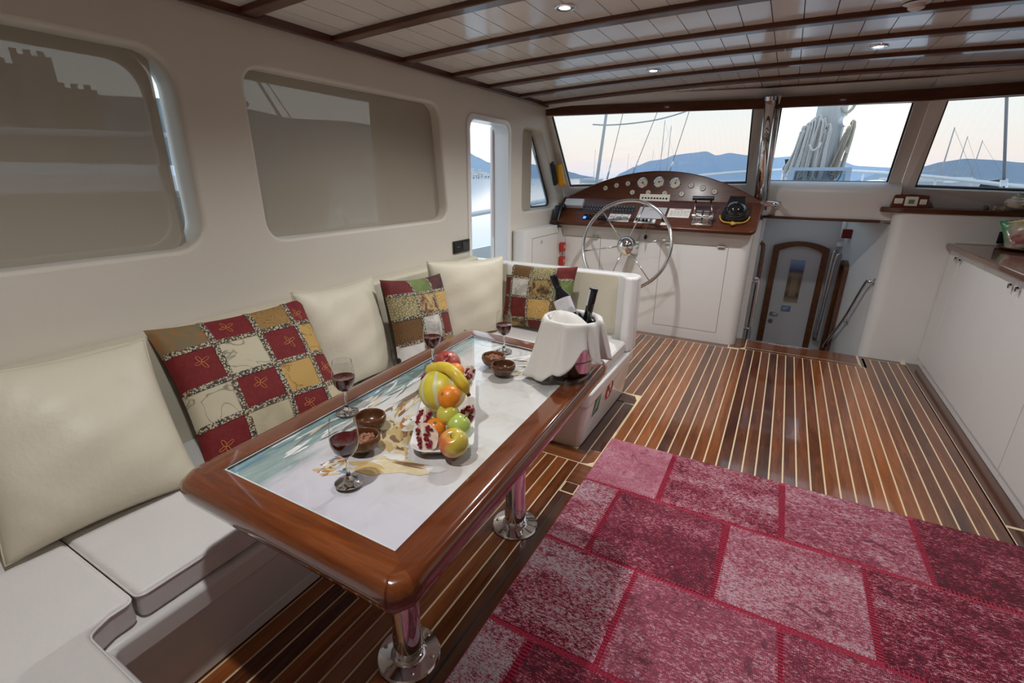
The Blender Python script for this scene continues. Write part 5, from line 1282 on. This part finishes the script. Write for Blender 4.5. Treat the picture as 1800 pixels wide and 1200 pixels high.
rail('sloping steel handrail on the right wall of the stairs',[tuple(sw(*q)) for q in ((.09,.62,.005),(.10,.62,.04),(.16,.585,.045),(.42,.195,.045),(.72,-.15,.045),(.80,-.22,.03))],.0135,feet=((tuple(sw(.44,.17,.045)),tuple(sw(.44,.165,.004))),(tuple(sw(.09,.62,.03)),tuple(sw(.09,.62,.003))),(tuple(sw(.72,-.15,.045)),tuple(sw(.72,-.15,.004)))))
rail('left one of two upright steel rails right of the cabin door',[(.535,5.995,.75),(.525,5.94,.745),(.512,5.92,.69),(.506,5.92,.2),(.500,5.92,-.10),(.512,5.93,-.20),(.545,5.97,-.25)],.013)
rail('right one of two upright steel rails right of the cabin door',[(.578,5.90,.725),(.556,5.885,.72),(.538,5.88,.66),(.530,5.88,.2),(.524,5.88,-.12),(.53,5.90,-.20),(.55,5.95,-.24)],.013)
t=thing('wooden_ladder_rail','dark rounded wooden stair rail leaning on the right wall of the stairs','rail',(.62,5.72,-.79))
def stad(w,L,r):
    return [( -w,0),(w,0)]+[(w*math.cos(a),L+w*math.sin(a)) for a in [i*PI/12 for i in range(13)]]
b=plate(B(),stad(.095,1.39,.095),[[(x,z+.02) for x,z in stad(.060,1.36,.05)]],lambda y,z:sw(.80+y,z-.79,.032),lambda y,z:sw(.80+y,z-.79,.003)); obj('frame',b,M['counter'],t)
obj('inner_board',prism(B(),[sw(.80+x,z-.77,.004) for x,z in stad(.058,1.34,.05)],SN*.006),M['dash'],t)
q_=sw(.80,-.30,.045); b=tube(B(),[q_,q_+V(0,0,.05)],.03,12); obj('steel_clamp',b,M['chrome'],t,smooth=True,angle=50)
t=thing('wall_pipe','white pipe upright in the corner right of the cabin door','pipe',(.60,5.95,.2))
obj('pipe',tube(B(),[(.560,5.955,.80),(.560,5.955,1.15)],.028,16),M['white'],t,smooth=True); obj('pipe_joint',tube(B(),[(.560,5.955,.80),(.560,5.955,.84)],.034,16),M['white'],t,smooth=True,angle=50)
t=thing('alarm_box','small dark red alarm box high in the stairwell','alarm box',(.58,5.79,.94))
b=box(B(),.535,.625,5.76,5.82,.900,.985,.006,2); obj('case',b,plain('dark_red_case',(.16,.008,.01),.4),t); obj('bracket',bx(.624,.66,5.775,5.805,.915,.97,bev=.004),M['grey'],t)
rail('upright steel handrail on the left wall of the stairs',[(-.158,5.06,.55),(-.12,5.06,.54),(-.105,5.06,.47),(-.105,5.06,.0),(-.105,5.06,-.55)],.016,feet=(((-.108,5.06,.52),(-.16,5.06,.52)),((-.105,5.06,.05),(-.16,5.06,.05))))
rail('upright wooden grab rail on the left wall of the stairs',[(-.155,5.30,.86),(-.13,5.30,.84),(-.12,5.30,.7),(-.12,5.30,.1),(-.12,5.30,-.5)],.020,'counter')

# ================================================================ STARBOARD CABINETS
CX=1.165
cab=[(4.865,4.583,None),(4.577,4.068,None),(4.062,3.522,None),(3.516,3.004,None),(2.998,2.50,None)]
ys=[4.858,4.075,3.018,2.05,1.0]
for k in range(4):
    y1,y0=ys[k],ys[k+1]+.002
    names=['farthest','second','third','nearest']
    t=thing('base_cabinet','white base cabinet under the right worktop, %s from the stairs%s'%(('first','second','third','fourth')[k],'' if k<2 else ', partly out of view'),'cabinet',(1.8,(y0+y1)/2,0),'white base cabinets along the right side')
    obj('carcass',bx(CX+.020,2.54,y0,y1,.055,.955),M['gel2'],t); obj('plinth',bx(CX+.012,2.5,y0,y1,0,.055,bev=.004),M['gel2'],t)
    ym={0:4.58,1:3.528,2:2.53,3:1.5}[k]
    for a,c in ((y0+.003,ym-.002),(ym+.002,y1-.003)):
        d_=obj('door',bx(CX,CX+.018,a,c,.062,.950,bev=.002,seg=1),M['gel2'],t)
        ky=c-.048 if c<ym else a+.048
        b=B(); tube(b,[(CX,ky,.905),(CX-.012,ky,.905)],.008,10); tube(b,[(CX-.012,ky,.905),(CX-.022,ky,.905)],.014,14); obj('knob',b,M['steel'],d_,smooth=True,angle=50)
wt=thing('worktop','brown wooden worktop with a rounded front edge on the right cabinets','worktop',(1.8,3,.956))
b=box(B(),1.128,2.545,.9,4.860,.957,.995); bevmod(obj('slab',b,M['counter'],wt),.010,3)
obj('upstand',bx(1.18,2.54,4.850,4.8615,.9955,1.003),plain('pale_sealant',(.60,.54,.44),.5),wt)
# snack bag on a dark tray
t=thing('serving_tray','dark brown tray on the right worktop under the snack bag','tray',(1.515,4.60,.996))
b=lathe(B(),[(0,0),(.13,0),(.165,.012),(.17,.020),(.163,.020),(.13,.008),(0,.006)],36,(1.515,4.60,.996)); obj('tray_dish',b,M['dash'],t,smooth=True,angle=60)
b=B(); tube(b,[(1.515+.168*math.cos(a),4.60+.168*math.sin(a),1.016) for a in [i*2*PI/36 for i in range(36)]],.004,6,True); obj('tray_rim',b,M['dash'],t,smooth=True)
bm2,t_,b_=newmat('snack_bag_foil'); g=coords(t_,(1,1,1),'Generated'); s_=t_.nodes.new('ShaderNodeSeparateXYZ'); t_.links.new(g,s_.inputs[0])
nz=noise(t_,coords(t_,(3,3,3),'Generated'),2.5,3,.6,1)
c_=ramp(t_,math_(t_,'ADD',s_.outputs[2],math_(t_,'MULTIPLY',math_(t_,'SUBTRACT',nz,.5),.5)),[(.15,(.62,.52,.46)),(.32,(.42,.12,.12)),(.46,(.60,.34,.28)),(.62,(.66,.60,.50)),(.78,(.60,.50,.10)),(.9,(.70,.66,.55))])
c_=mix(t_,ramp(t_,s_.outputs[0],[(.08,(1,1,1)),(.20,(0,0,0))]),c_,(.05,.32,.12)); t_.links.new(c_,b_.inputs['Base Color']); setp(b_,Roughness=.25,Coat_Weight=.5)
t=thing('snack_bag','colourful foil snack bag standing on the dark tray at the right edge','bag',(1.535,4.60,1.010))
f=pillow_fn(.30,.22,.10,.05,21,2.5); b=pillow_mesh(f,18); obj('bag_body',merge(B(),b,Matrix.Translation((1.535,4.60,1.010))@Matrix.Rotation(-.25,4,'Y')@Matrix.Rotation(-.35,4,'X')),bm2,t,smooth=True)
b=B()
for k in range(12): box(b,-.15+k*.025,-.132+k*.025,-.003,.003,.205,.226)
obj('crimped_end',merge(B(),b,Matrix.Translation((1.535,4.60,1.010))@Matrix.Rotation(-.25,4,'Y')@Matrix.Rotation(-.35,4,'X')),bm2,t,kind='stuff')
# switch box, shells on the shelf
t=thing('switch_box','reddish wooden box with three white switch plates on the right shelf','switch box',(.845,4.94,1.244))
b=B(); prism(b,[(x,4.90,z) for x,z in rpoly([(.728,1.2445),(.955,1.2445),(.960,1.335),(.86,1.343),(.742,1.338)],.012,3)],(0,.06,0)); obj('wooden_case',b,plain('red_brown_varnish',(.13,.028,.012),.3,coat=.5,noise=.3,scale=30),t)
for x0,x1,z0,z1 in ((.745,.800,1.272,1.312),(.812,.893,1.256,1.326),(.905,.948,1.268,1.308)):
    b=box(B(),x0,x1,4.893,4.9005,z0,z1,.003,1); pl_=obj('plate',b,M['paper'],t)
    k=3 if x1-x0<.07 else 1
    for i in range(k):
        xa=lerp(x0,x1,(i+.15)/k) if k>1 else x0+.022; xb=lerp(x0,x1,(i+.85)/k) if k>1 else x1-.022
        obj('button',bx(xa,xb,4.889,4.893,lerp(z0,z1,.25),lerp(z0,z1,.7),bev=.001,seg=1),M['white'] if k>1 else plain('grey_green_screen',(.16,.20,.13),.3),pl_)
M['shell']=plain('sea_shell',(.50,.40,.28),.5,noise=.35,scale=22,bump=.6,bscale=60); M['shell2']=plain('pale_sea_shell',(.62,.55,.44),.45,noise=.25,scale=14,bump=.7,bscale=40)
def shell(label,c,r,turns,m_,tilt,seed,spikes=0,grp=None):
    t=thing('sea_shell',label,'shell',tuple(c),grp); b=B(); pts=[];N=int(turns*18)
    for i in range(N+1):
        q=i/N; a=q*turns*2*PI; R=r*.62*(q**1.1); pts.append(V(R*math.cos(a),R*math.sin(a),r*1.25*(1-q**.8)))
    tube(b,pts,lambda s_:max(.0015,r*.50*s_**1.0),10); obj('whorl',b,m_,t,smooth=True,local=True)
    if spikes:
        rr=random.Random(seed)
        for k in range(spikes):
            i=int(N*(.35+.64*k/spikes)); p=pts[i]; o_=V(p.x,p.y,.0).normalized(); rad=r*.5*(i/N)
            h=B(); tube(h,[p+o_*rad*.7,p+o_*(rad*1.25)+V(0,0,.25*rad),p+o_*(rad*1.7)+V(0,0,.5*rad)],lambda s_:max(.001,rad*.34*(1-s_)),7); obj('spike',h,m_,t,smooth=True,local=True)
    t.rotation_euler=tilt; return t
SG='sea shells on the right shelf'
shell('big pale spiked conch shell at the right end of the shelf',(1.455,4.905,1.288),.072,3,M['shell2'],(.12,-.1,.4),1,9)
shell('brown shell at the left of the shell row on the shelf',(1.300,4.91,1.258),.022,3,plain('brown_shell',(.16,.09,.07),.5,noise=.5,scale=60),(1.2,.3,.5),2)
shell('small ribbed tan shell beside the brown shell on the shelf',(1.345,4.905,1.257),.020,3,M['shell'],(1.3,.2,1.8),3)
shell('small cream shell at the foot of the big conch',(1.395,4.905,1.256),.019,3,M['shell'],(1.1,-.3,2.6),4)

# ================================================================ OUTSIDE
SEA=-1.6
def sea_mat():
    m,t,b=newmat('calm_sea'); v=coords(t,(.25,.08,1)); n=noise(t,v,1.2,5,.6); setp(b,Base_Color=(.40,.47,.51,1),Roughness=.10,IOR=1.33); bump(t,b,n,.03,.15); return m
b=B(); lathe(b,[(0,SEA),(40,SEA),(400,SEA),(2500,SEA)],48); obj('sea',b,sea_mat(),kind='structure')
# distant hills: ridge profiles by bearing (deg from ahead, + to starboard) and height above the eye
def hills(name,prof,dist,depth,m_,seed=0,base=SEA-.5):
    rr=random.Random(seed); P=[];N=110
    def el(a):
        for (a0,e0),(a1,e1) in zip(prof,prof[1:]):
            if a0<=a<=a1:
                k=(a-a0)/(a1-a0); k=k*k*(3-2*k)*.5+k*.5; return lerp(e0,e1,k)
        return -.2
    b=B(); rows=[]
    ph=[rr.uniform(0,6) for _ in range(4)]
    for r_ in range(7):
        q=r_/6; row=[]
        for i in range(N+1):
            a=lerp(prof[0][0],prof[-1][0],i/N); d=dist+depth*q; top=(dist+depth)*math.tan(math.radians(el(a)))+1.45
            wob=(1-q)*q*4; rid=.5+.5*math.sin(a*2.3+ph[0]+q*3)*math.cos(a*1.1+ph[1])
            z=lerp(base,top,q**(.8+.5*rid)) if r_<6 else top
            row.append(b.verts.new((d*math.sin(math.radians(a)),d*math.cos(math.radians(a)),z)))
        rows.append(row)
    back=[b.verts.new((v.co.x*1.25,v.co.y*1.25,base)) for v in rows[-1]]; rows.append(back)
    for a,c in zip(rows,rows[1:]):
        for i in range(N): b.faces.new((a[i],a[i+1],c[i+1],c[i]))
    return obj(name,b,m_,kind='structure',smooth=True)
M['hill']=plain('haze_tinted_slope',(.40,.50,.63),1.0,spec=0,noise=.05,scale=.01)  # base colour blued to stand in for distance haze
M['hill2']=plain('haze_tinted_slope_near',(.33,.40,.48),1.0,spec=0,noise=.08,scale=.012)  # nearer slopes, milder haze blue mixed into the colour
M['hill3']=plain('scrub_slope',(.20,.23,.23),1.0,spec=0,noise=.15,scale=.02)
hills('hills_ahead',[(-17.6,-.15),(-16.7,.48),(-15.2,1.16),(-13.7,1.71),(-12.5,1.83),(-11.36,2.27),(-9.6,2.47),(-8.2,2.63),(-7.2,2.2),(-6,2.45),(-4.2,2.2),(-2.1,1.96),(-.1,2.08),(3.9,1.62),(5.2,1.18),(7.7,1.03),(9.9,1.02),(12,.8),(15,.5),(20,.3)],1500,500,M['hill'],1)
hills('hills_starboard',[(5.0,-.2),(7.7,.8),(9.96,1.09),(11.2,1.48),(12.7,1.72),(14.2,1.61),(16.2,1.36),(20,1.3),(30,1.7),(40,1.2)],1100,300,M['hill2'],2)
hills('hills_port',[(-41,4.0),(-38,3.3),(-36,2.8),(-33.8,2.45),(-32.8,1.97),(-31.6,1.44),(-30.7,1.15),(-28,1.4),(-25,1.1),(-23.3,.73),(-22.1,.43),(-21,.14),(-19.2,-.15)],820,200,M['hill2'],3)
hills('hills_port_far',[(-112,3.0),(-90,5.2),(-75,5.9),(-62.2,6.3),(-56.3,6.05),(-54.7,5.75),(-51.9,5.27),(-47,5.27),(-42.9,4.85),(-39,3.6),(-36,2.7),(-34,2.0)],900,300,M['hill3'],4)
# houses of the far town seen through the side door
M['house']=plain('whitewashed_house',(.62,.62,.62),.8)
M['hwin']=plain('house_window_dark',(.10,.12,.16),.4)
rr=random.Random(12); house=None; hpos=[]
for k in range(20):
    for _ in range(60):
        a=math.radians(rr.uniform(-34.8,-30.0)); d=rr.uniform(600,805); pz=V(d*math.sin(a),d*math.cos(a))
        if all((pz-q_).length>27 for q_ in hpos): break
    hpos.append(pz); e=math.radians(lerp(.0,1.05,(d-600)/205)*rr.uniform(.6,1.05)-.05)
    if house is None:
        house=thing('far_house',None,'house',(0,0,0),'white houses of the far town')
        o=obj('walls',bx(-6,6,-5,5,-1,7),M['house'],house,local=True); obj('upper_floor',bx(-6,1,-4,5,7,9.5),M['house'],house,local=True)
        b=B()
        for i in range(3):
            for j in range(2): box(b,-4.8+i*3.6,-3.2+i*3.6,-5.1,-4.95,1.2+j*3,2.8+j*3)
        obj('windows',b,M['hwin'],house,local=True,kind='stuff'); h=house
    else: h=copy_tree(house)
    h.location=(d*math.sin(a),d*math.cos(a),1.45+d*math.tan(e)-6.5); h.rotation_euler=(0,0,-a+rr.uniform(-.4,.4)); sc=rr.uniform(.55,1.05); h.scale=(sc,sc,sc*.85)
    h['label']='small white house of the town across the bay, seen through the side door'
# own boat: side deck, bulwark and rail outside the door, foredeck
M['deck']=plain('grey_white_deck',(.60,.62,.63),.5,noise=.04,scale=4); M['whitepaint']=plain('white_boat_paint',(.84,.85,.86),.25,coat=.3)
dkl=[(-3.2,-3),(-3.05,3),(-2.75,6),(-2.2,8.6),(-1.2,11),(.25,12.6),(1.7,11),(2.7,8.6),(3.25,6),(3.55,3),(3.7,-3)]
obj('deck',plate(B(),dkl,[[(-2.19,-1.4),(-2.19,5.0),(-1.6,6.2),(2.0,6.2),(2.7,5.0),(2.7,-1.4)]],lambda x,y:(x,y,.0),lambda x,y:(x,y,-.1)),M['deck'],kind='structure')
crl=[(-1.98,5.02),(-1.5,8.6),(-.7,10.4),(1.2,10.4),(2.0,8.6),(2.5,5.02)]
obj('coachroof',plate(B(),crl,[[(-.05,5.25),(.55,5.25),(.55,5.95),(-.05,5.95)]],lambda x,y:(x,y,1.165),lambda x,y:(x,y,1.115)),M['deck'],kind='structure')
ds=thing('deck_hatch','flat glass hatch in the deck above the stairs','hatch',(.25,5.6,1.165)); obj('frame',plate(B(),[(-.08,5.22),(.58,5.22),(.58,5.98),(-.08,5.98)],[[(-.04,5.26),(.54,5.26),(.54,5.94),(-.04,5.94)]],lambda x,y:(x,y,1.185),lambda x,y:(x,y,1.165)),M['steel'],ds); obj('hatch_pane',bx(-.04,.54,5.26,5.94,1.170,1.176),M['glass2'],ds)
b=B()
for (xa,ya),(xb,yb) in zip(crl,crl[1:]): prism(b,[(xa,ya,0),(xb,yb,0),(xb,yb,1.14),(xa,ya,1.14)],(0.02,-.03,0))
obj('coachroof_side',b,M['deck'],kind='structure')
def bulwark(sx):
    q=[(-3.1,-3),(-2.98,3),(-2.68,6),(-2.15,8.6),(-1.15,11),(.16,12.35)]; P=[(.5-x if sx>0 else x,y) for x,y in q]
    b=B()
    for (xa,ya),(xb,yb) in zip(P,P[1:]): prism(b,[(xa,ya,.02),(xb,yb,.02),(xb,yb,.62+.02*yb),(xa,ya,.62+.02*ya)],(sx*.05,.0,0))
    obj('bulwark_%s'%('right' if sx>0 else 'left'),b,M['whitepaint'],kind='structure')
    t=thing('guard_rail','white deck guard rail outside %s'%('the side door on the left' if sx<0 else 'the windshield on the right'),'rail',(P[1][0],P[1][1],.6))
    hz=lambda y:1.02+max(0,(y-4))*.075
    pts=cat([V(x,y,hz(y)) for x,y in P[0:]],6); obj('top_rail',tube(B(),pts,.028,8),M['whitepaint'],t,smooth=True)
    for i in range(2,len(pts),4):
        p=pts[i]; obj('stanchion',tube(B(),[V(p.x,p.y,.60+.02*p.y),p],.017,8),M['whitepaint'],t,smooth=True)
bulwark(-1); bulwark(1)
# mast with coiled halyards
MX,MY=.270,6.75
t=thing('mast','thick white mast on the foredeck behind the middle windshield window','mast',(MX,MY,1.1))
obj('mast_tube',tube(B(),[(MX,MY,1.10),(MX+.02,MY-.1,9)],.145,32),M['whitepaint'],t,smooth=True)
for z in (1.78,): obj('mast_band',tube(B(),[(MX,MY,z),(MX,MY,z+.05)],.150,32),M['whitepaint'],t,smooth=True,angle=50)
b=B(); tube(b,[(MX-.155,MY-.10,1.93),(MX-.11,MY-.16,1.94)],.02,8); obj('cleat',b,M['steel'],t)
b=B(); tube(b,[(MX+.10,MY-.09,2.03),(MX+.155,MY-.16,2.035)],.055,16); obj('deck_lamp_housing',b,M['whitepaint'],t,smooth=True,angle=50)
b=B(); tube(b,[(MX+.155,MY-.16,2.035),(MX+.163,MY-.17,2.036)],.048,16); obj('deck_lamp_glass',b,emit('lit_deck_lamp',(1,.98,.92),3.0),t)
M['rope']=plain('white_rope',(.74,.71,.67),.85,noise=.25,scale=60,bump=.5,bscale=300); M['rope2']=plain('sand_rope',(.56,.51,.42),.85,noise=.25,scale=60,bump=.5,bscale=300)
def coil(label,c,top,bot,wtop,wbot,n,r,seed,m_,name='rope_coil',lean=0):
    t=thing(name,label,'rope',tuple(c),'coiled ropes on the mast'); rr=random.Random(seed)
    for k in range(n):
        o1,o2=rr.uniform(-1,1),rr.uniform(-1,1); d0=rr.uniform(-.03,.03); zt=top-abs(o1)*.10-rr.uniform(0,.03); zb=bot-rr.uniform(0,.12)
        x0=c[0]+o1*wtop; x1=c[0]+o1*wbot*.9+lean; y=c[1]-rr.uniform(0,.10)
        pts=cat([V(x0-.012,y,zt-.03),V(x0,y-.01,zt),V(x0+.016,y-.015,zt-.04),V(lerp(x0,x1,.5)+.02+d0,y-.02,lerp(zt,zb,.5)),V(x1+.03+d0,y-.02,zb+.05),V(x1,y-.02,zb),V(x1-.03+d0,y-.01,zb+.05),V(lerp(x0,x1,.5)-.02,y,lerp(zt,zb,.5)),V(x0-.02,y,zt-.05)],4)
        obj('strand',tube(B(),pts,r,5),m_,t,smooth=True)
    b=B(); tube(b,cat([V(c[0]-wtop*.3,c[1]-.14,top-.30),V(c[0],c[1]-.16,top-.36),V(c[0]+wtop*.4,c[1]-.15,top-.33),V(c[0]+wtop*.5,c[1]-.12,top-.28)]),r*1.2,6); obj('lashing_turn',b,m_,t,smooth=True)
    return t
coil('big hank of pale rope hanging on the left side of the mast',(MX-.115,MY-.15,1.5),2.10,1.50,.125,.170,36,.0105,5,M['rope'],lean=-.04)
coil('slim hank of sand-coloured rope hanging right of the mast',(MX+.205,MY-.06,1.5),2.07,1.52,.028,.040,11,.009,6,M['rope2'],lean=-.075)
b=B()
t=thing('block_and_tackle','dark rope block under the windshield header right of the mast','block',(MX+.14,MY-.1,2.15))
obj('lashing',tube(B(),cat([V(MX+.06,MY-.12,2.20),V(MX+.10,MY-.14,2.145),V(MX+.14,MY-.13,2.12),V(MX+.18,MY-.12,2.16),V(MX+.20,MY-.1,2.22)]),.016,8),M['rope2'],t,smooth=True); obj('shackle',tube(B(),[(MX+.14,MY-.13,2.135),(MX+.14,MY-.13,2.07)],.008,8),M['steel'],t,smooth=True)
# skylight hatch between windshield and mast
HY=6.25
t=thing('skylight_hatch','pale blue framed glass skylight hatch in front of the mast','hatch',(.25,HY,1.12))
M['hatchframe']=plain('pale_blue_hatch_frame',(.55,.68,.84),.35,coat=.3)
b=plate(B(),[(-.035,1.12),(.545,1.12),(.535,1.565),(-.02,1.565)],[[(.012,1.16),(.497,1.16),(.487,1.532),(.025,1.532)]],lambda x,z:(x,HY,z),lambda x,z:(x,HY+.04,z)); obj('frame',b,M['hatchframe'],t)
obj('hatch_pane',bx(.012,.490,HY+.018,HY+.022,1.16,1.532),M['hatchglass'],t)
for x in (.13,.40): obj('glazing_bar',bx(x-.004,x+.004,HY-.004,HY+.016,1.16,1.535),M['steel'],t)
obj('side_frame',bx(-.03,.0,HY+.04,HY+.40,1.12,1.50),M['hatchframe'],t); obj('side_frame',bx(.505,.535,HY+.04,HY+.40,1.12,1.50),M['hatchframe'],t)
b=B(); 
# winch and cowl vents near the mast
t=thing('deck_winch','small dark winch left of the mast foot','winch',(-.07,7.0,1.55))
obj('drum',lathe(B(),[(0,0),(.05,0),(.045,.03),(.028,.06),(.04,.11),(.045,.12),(0,.125)],18,(-.06,7.0,1.55)),M['black'],t,smooth=True,angle=50); obj('pedestal',tube(B(),[(-.06,7,1.12),(-.06,7,1.55)],.045,16),M['whitepaint'],t,smooth=True)
t=thing('white_dinghy','upturned white dinghy on the foredeck right of the hatch','dinghy',(.95,8.2,1.12))
b=B(); sphere(b,(1.10,8.4,1.12),1,28,14,(.62,1.2,.33)); bmesh.ops.bisect_plane(b,geom=b.verts[:]+b.edges[:]+b.faces[:],plane_co=(0,0,1.125),plane_no=(0,0,-1),clear_outer=True); obj('hull',b,M['whitepaint'],t,smooth=True)
obj('keel',tube(B(),[(1.10,8.4+1.15*math.sin(a),1.12+.34*math.cos(a)) for a in [-1.3+i*.13 for i in range(21)]],.014,6),M['grey'],t,smooth=True)
# shrouds of this boat
def wire(label,a,b_,r,name='shroud'):
    t=thing(name,label,'rigging wire',tuple(a)); a=V(*a);b_=V(*b_); obj('wire',tube(B(),[a,b_],r,6),M['wire'],t,smooth=True)
    obj('turnbuckle',tube(B(),[a,a+(b_-a).normalized()*.22],r*2.4,8),M['steel'],t,smooth=True); return t
M['wire']=plain('rigging_wire',(.30,.30,.31),.5)
def az(a,e,d): return (d*math.sin(math.radians(a)),d*math.cos(math.radians(a)),1.45+d*math.tan(math.radians(e)))
wire('thin stay crossing the left windshield window, first from the left',az(-18.25,-.25,8.6),az(-16.98,6.9,8.4),.006)
wire('thin stay crossing the left windshield window, middle one',az(-15.5,.35,8.9),az(-13.4,6.9,8.6),.006)
wire('thin stay crossing the left windshield window, right one',az(-11.7,.40,9.2),az(-10.3,6.8,8.8),.006)
wire('bright steel stay crossing the right windshield window',az(15.75,-1.6,7.2),az(13.85,6.9,7.0),.013)
# other boats at anchor
M['hullw']=plain('yacht_hull_white',(.70,.71,.72),.35); M['hulld']=plain('yacht_hull_dark',(.03,.045,.07),.3); M['mastg']=plain('pale_mast',(.52,.52,.53),.5)
def yacht(label,a,d,L,mh,m_=None,masts=1,rake=0.0,hdg=0.6,stay=True,grp='anchored sailing boats'):
    c=V(d*math.sin(math.radians(a)),d*math.cos(math.radians(a)),SEA); t=thing('sailing_boat',label,'boat',tuple(c),grp)
    b=B(); rows=[]
    for i in range(9):
        q=-1+i/4; w=L*.14*(1-abs(q)**2.2*(1 if q>0 else .55)); sh=L*.10*(1+.5*q*q)
        rows.append([b.verts.new(p) for p in ((q*L/2,-w,sh),(q*L/2*.93,-w*.7,0),(q*L/2*.93,w*.7,0),(q*L/2,w,sh))])
    for r0,r1 in zip(rows,rows[1:]):
        for k in range(3): b.faces.new((r0[k],r0[k+1],r1[k+1],r1[k]))
        b.faces.new((r0[3],r0[0],r1[0],r1[3]))
    b.faces.new(rows[0]); b.faces.new(rows[-1][::-1]); obj('hull',b,m_ or M['hullw'],t,local=True)
    b=box(B(),-L*.28,L*.12,-L*.07,L*.07,L*.09,L*.16,.02*L,1); obj('cabin',b,M['hullw'],t,local=True)
    for k in range(masts):
        x=L*.10-k*L*.34; hh=mh*(1-.18*k); obj('mast',tube(B(),[(x,0,L*.09),(x+rake*hh,0,hh)],lambda s_:.0085*L*(1-.4*s_),8),M['mastg'],t,smooth=True,local=True)
        if stay: obj('stay',tube(B(),[(x+rake*hh,0,hh*.98),(L*.5,0,L*.13)],.0014*L,4),M['wire'],t,local=True)
        obj('boom',tube(B(),[(x,0,L*.22),(x-L*.28,0,L*.21)],.006*L,6),M['mastg'],t,smooth=True,local=True)
    t.rotation_euler=(0,0,hdg); return t
def mh(e,d): return d*math.tan(math.radians(e))+1.45-SEA
yacht('tall leaning mast boat at the left edge of the left windshield window',-21.5,26,11,mh(8.5,26),rake=.095,hdg=-.4,stay=False)
yacht('anchored sailboat left of the hill peak with the taller of two close masts',-13.25,150,15,mh(5.68,150),hdg=.3)
yacht('anchored sailboat with the right one of the two tall masts before the hill',-11.6,175,16,mh(5.17,175),hdg=2.6)
yacht('anchored sailboat with a short mast between the two tall ones',-12.9,260,14,mh(3.35,260),hdg=1.0)
yacht('faint distant sailboat left of the stays, low mast',-13.8,300,13,mh(2.78,300),hdg=.2)
yacht('faint distant sailboat near the left shore',-20.0,300,14,mh(2.86,300),hdg=.4)
yacht('far sailboat in the left window behind the middle stay',-16.35,420,16,mh(2.42,420),hdg=.5)
yacht('two-masted sailboat at the left of the right windshield window',10.7,170,24,mh(4.22,170),masts=1,rake=.02,hdg=.5,m_=M['hullw'])
yacht('dark-hulled boat with a slender mast in the right windshield window',11.8,205,20,mh(3.48,205),rake=.03,hdg=.35,m_=M['hullw'])
yacht('dark sailing boat with the rightmost mast in the right windshield window',12.75,245,26,mh(3.12,245),rake=.02,hdg=.2,m_=M['hulld'])
# castle and a moored gulet to port, seen dimly through the screen blinds
M['stone']=plain('castle_stone',(.20,.18,.15),.95,noise=.3,scale=.3)
cs=thing('castle','grey stone castle seen dimly through the left window blind','castle',(-170,56,0))
def crenel(a0,a1,d,e):
    am=math.radians((a0+a1)/2); w=d*math.radians(abs(a1-a0)); z1=1.45+d*math.tan(math.radians(e)); t_=B(); box(t_,-w/2,w/2,-6,6,-2,z1)
    n=max(2,int(w/2.2))
    mt=Matrix.Translation((d*math.sin(am),d*math.cos(am),0))@Matrix.Rotation(-am,4,'Z'); o=obj('tower',merge(B(),t_,mt),M['stone'],cs)
    for i in range(n):
        t_=B(); box(t_,-w/2+i*w/n,-w/2+(i+.55)*w/n,-6,-5,z1,z1+1.1); obj('merlon',merge(B(),t_,mt),M['stone'],o)
crenel(-73.6,-71.6,180,7.6); crenel(-71.6,-69.3,178,8.3); crenel(-69.3,-66.9,184,6.3); crenel(-80,-73.6,186,6.8)
yacht('wooden gulet with a white cabin moored beyond the left window blind',-66.5,27,21,14.5,m_=M['stone'],rake=.02,hdg=math.radians(86),masts=2)
yacht('second moored boat with a slender mast beyond the left window blind',-62.8,44,15,12,rake=.01,hdg=2.4)
wire('stay outside the second window, dim behind its blind',az(-46.9,-6.2,4.0),az(-56.0,11.5,3.9),.010)
# cloth-covered stern awning rope garland seen ahead (slack line between boats)
t=thing('slack_line','slack rope hanging from mast to mast across the left windshield window','rope line',az(-20.3,5.2,29))
obj('line',tube(B(),cat([V(*az(-20.2,5.35,29)),V(*az(-18.5,5.28,29)),V(*az(-16,5.42,29)),V(*az(-13.4,5.75,29)),V(*az(-11,6.35,29)),V(*az(-9.5,6.9,29))]),.035,6),M['mastg'],t,smooth=True)
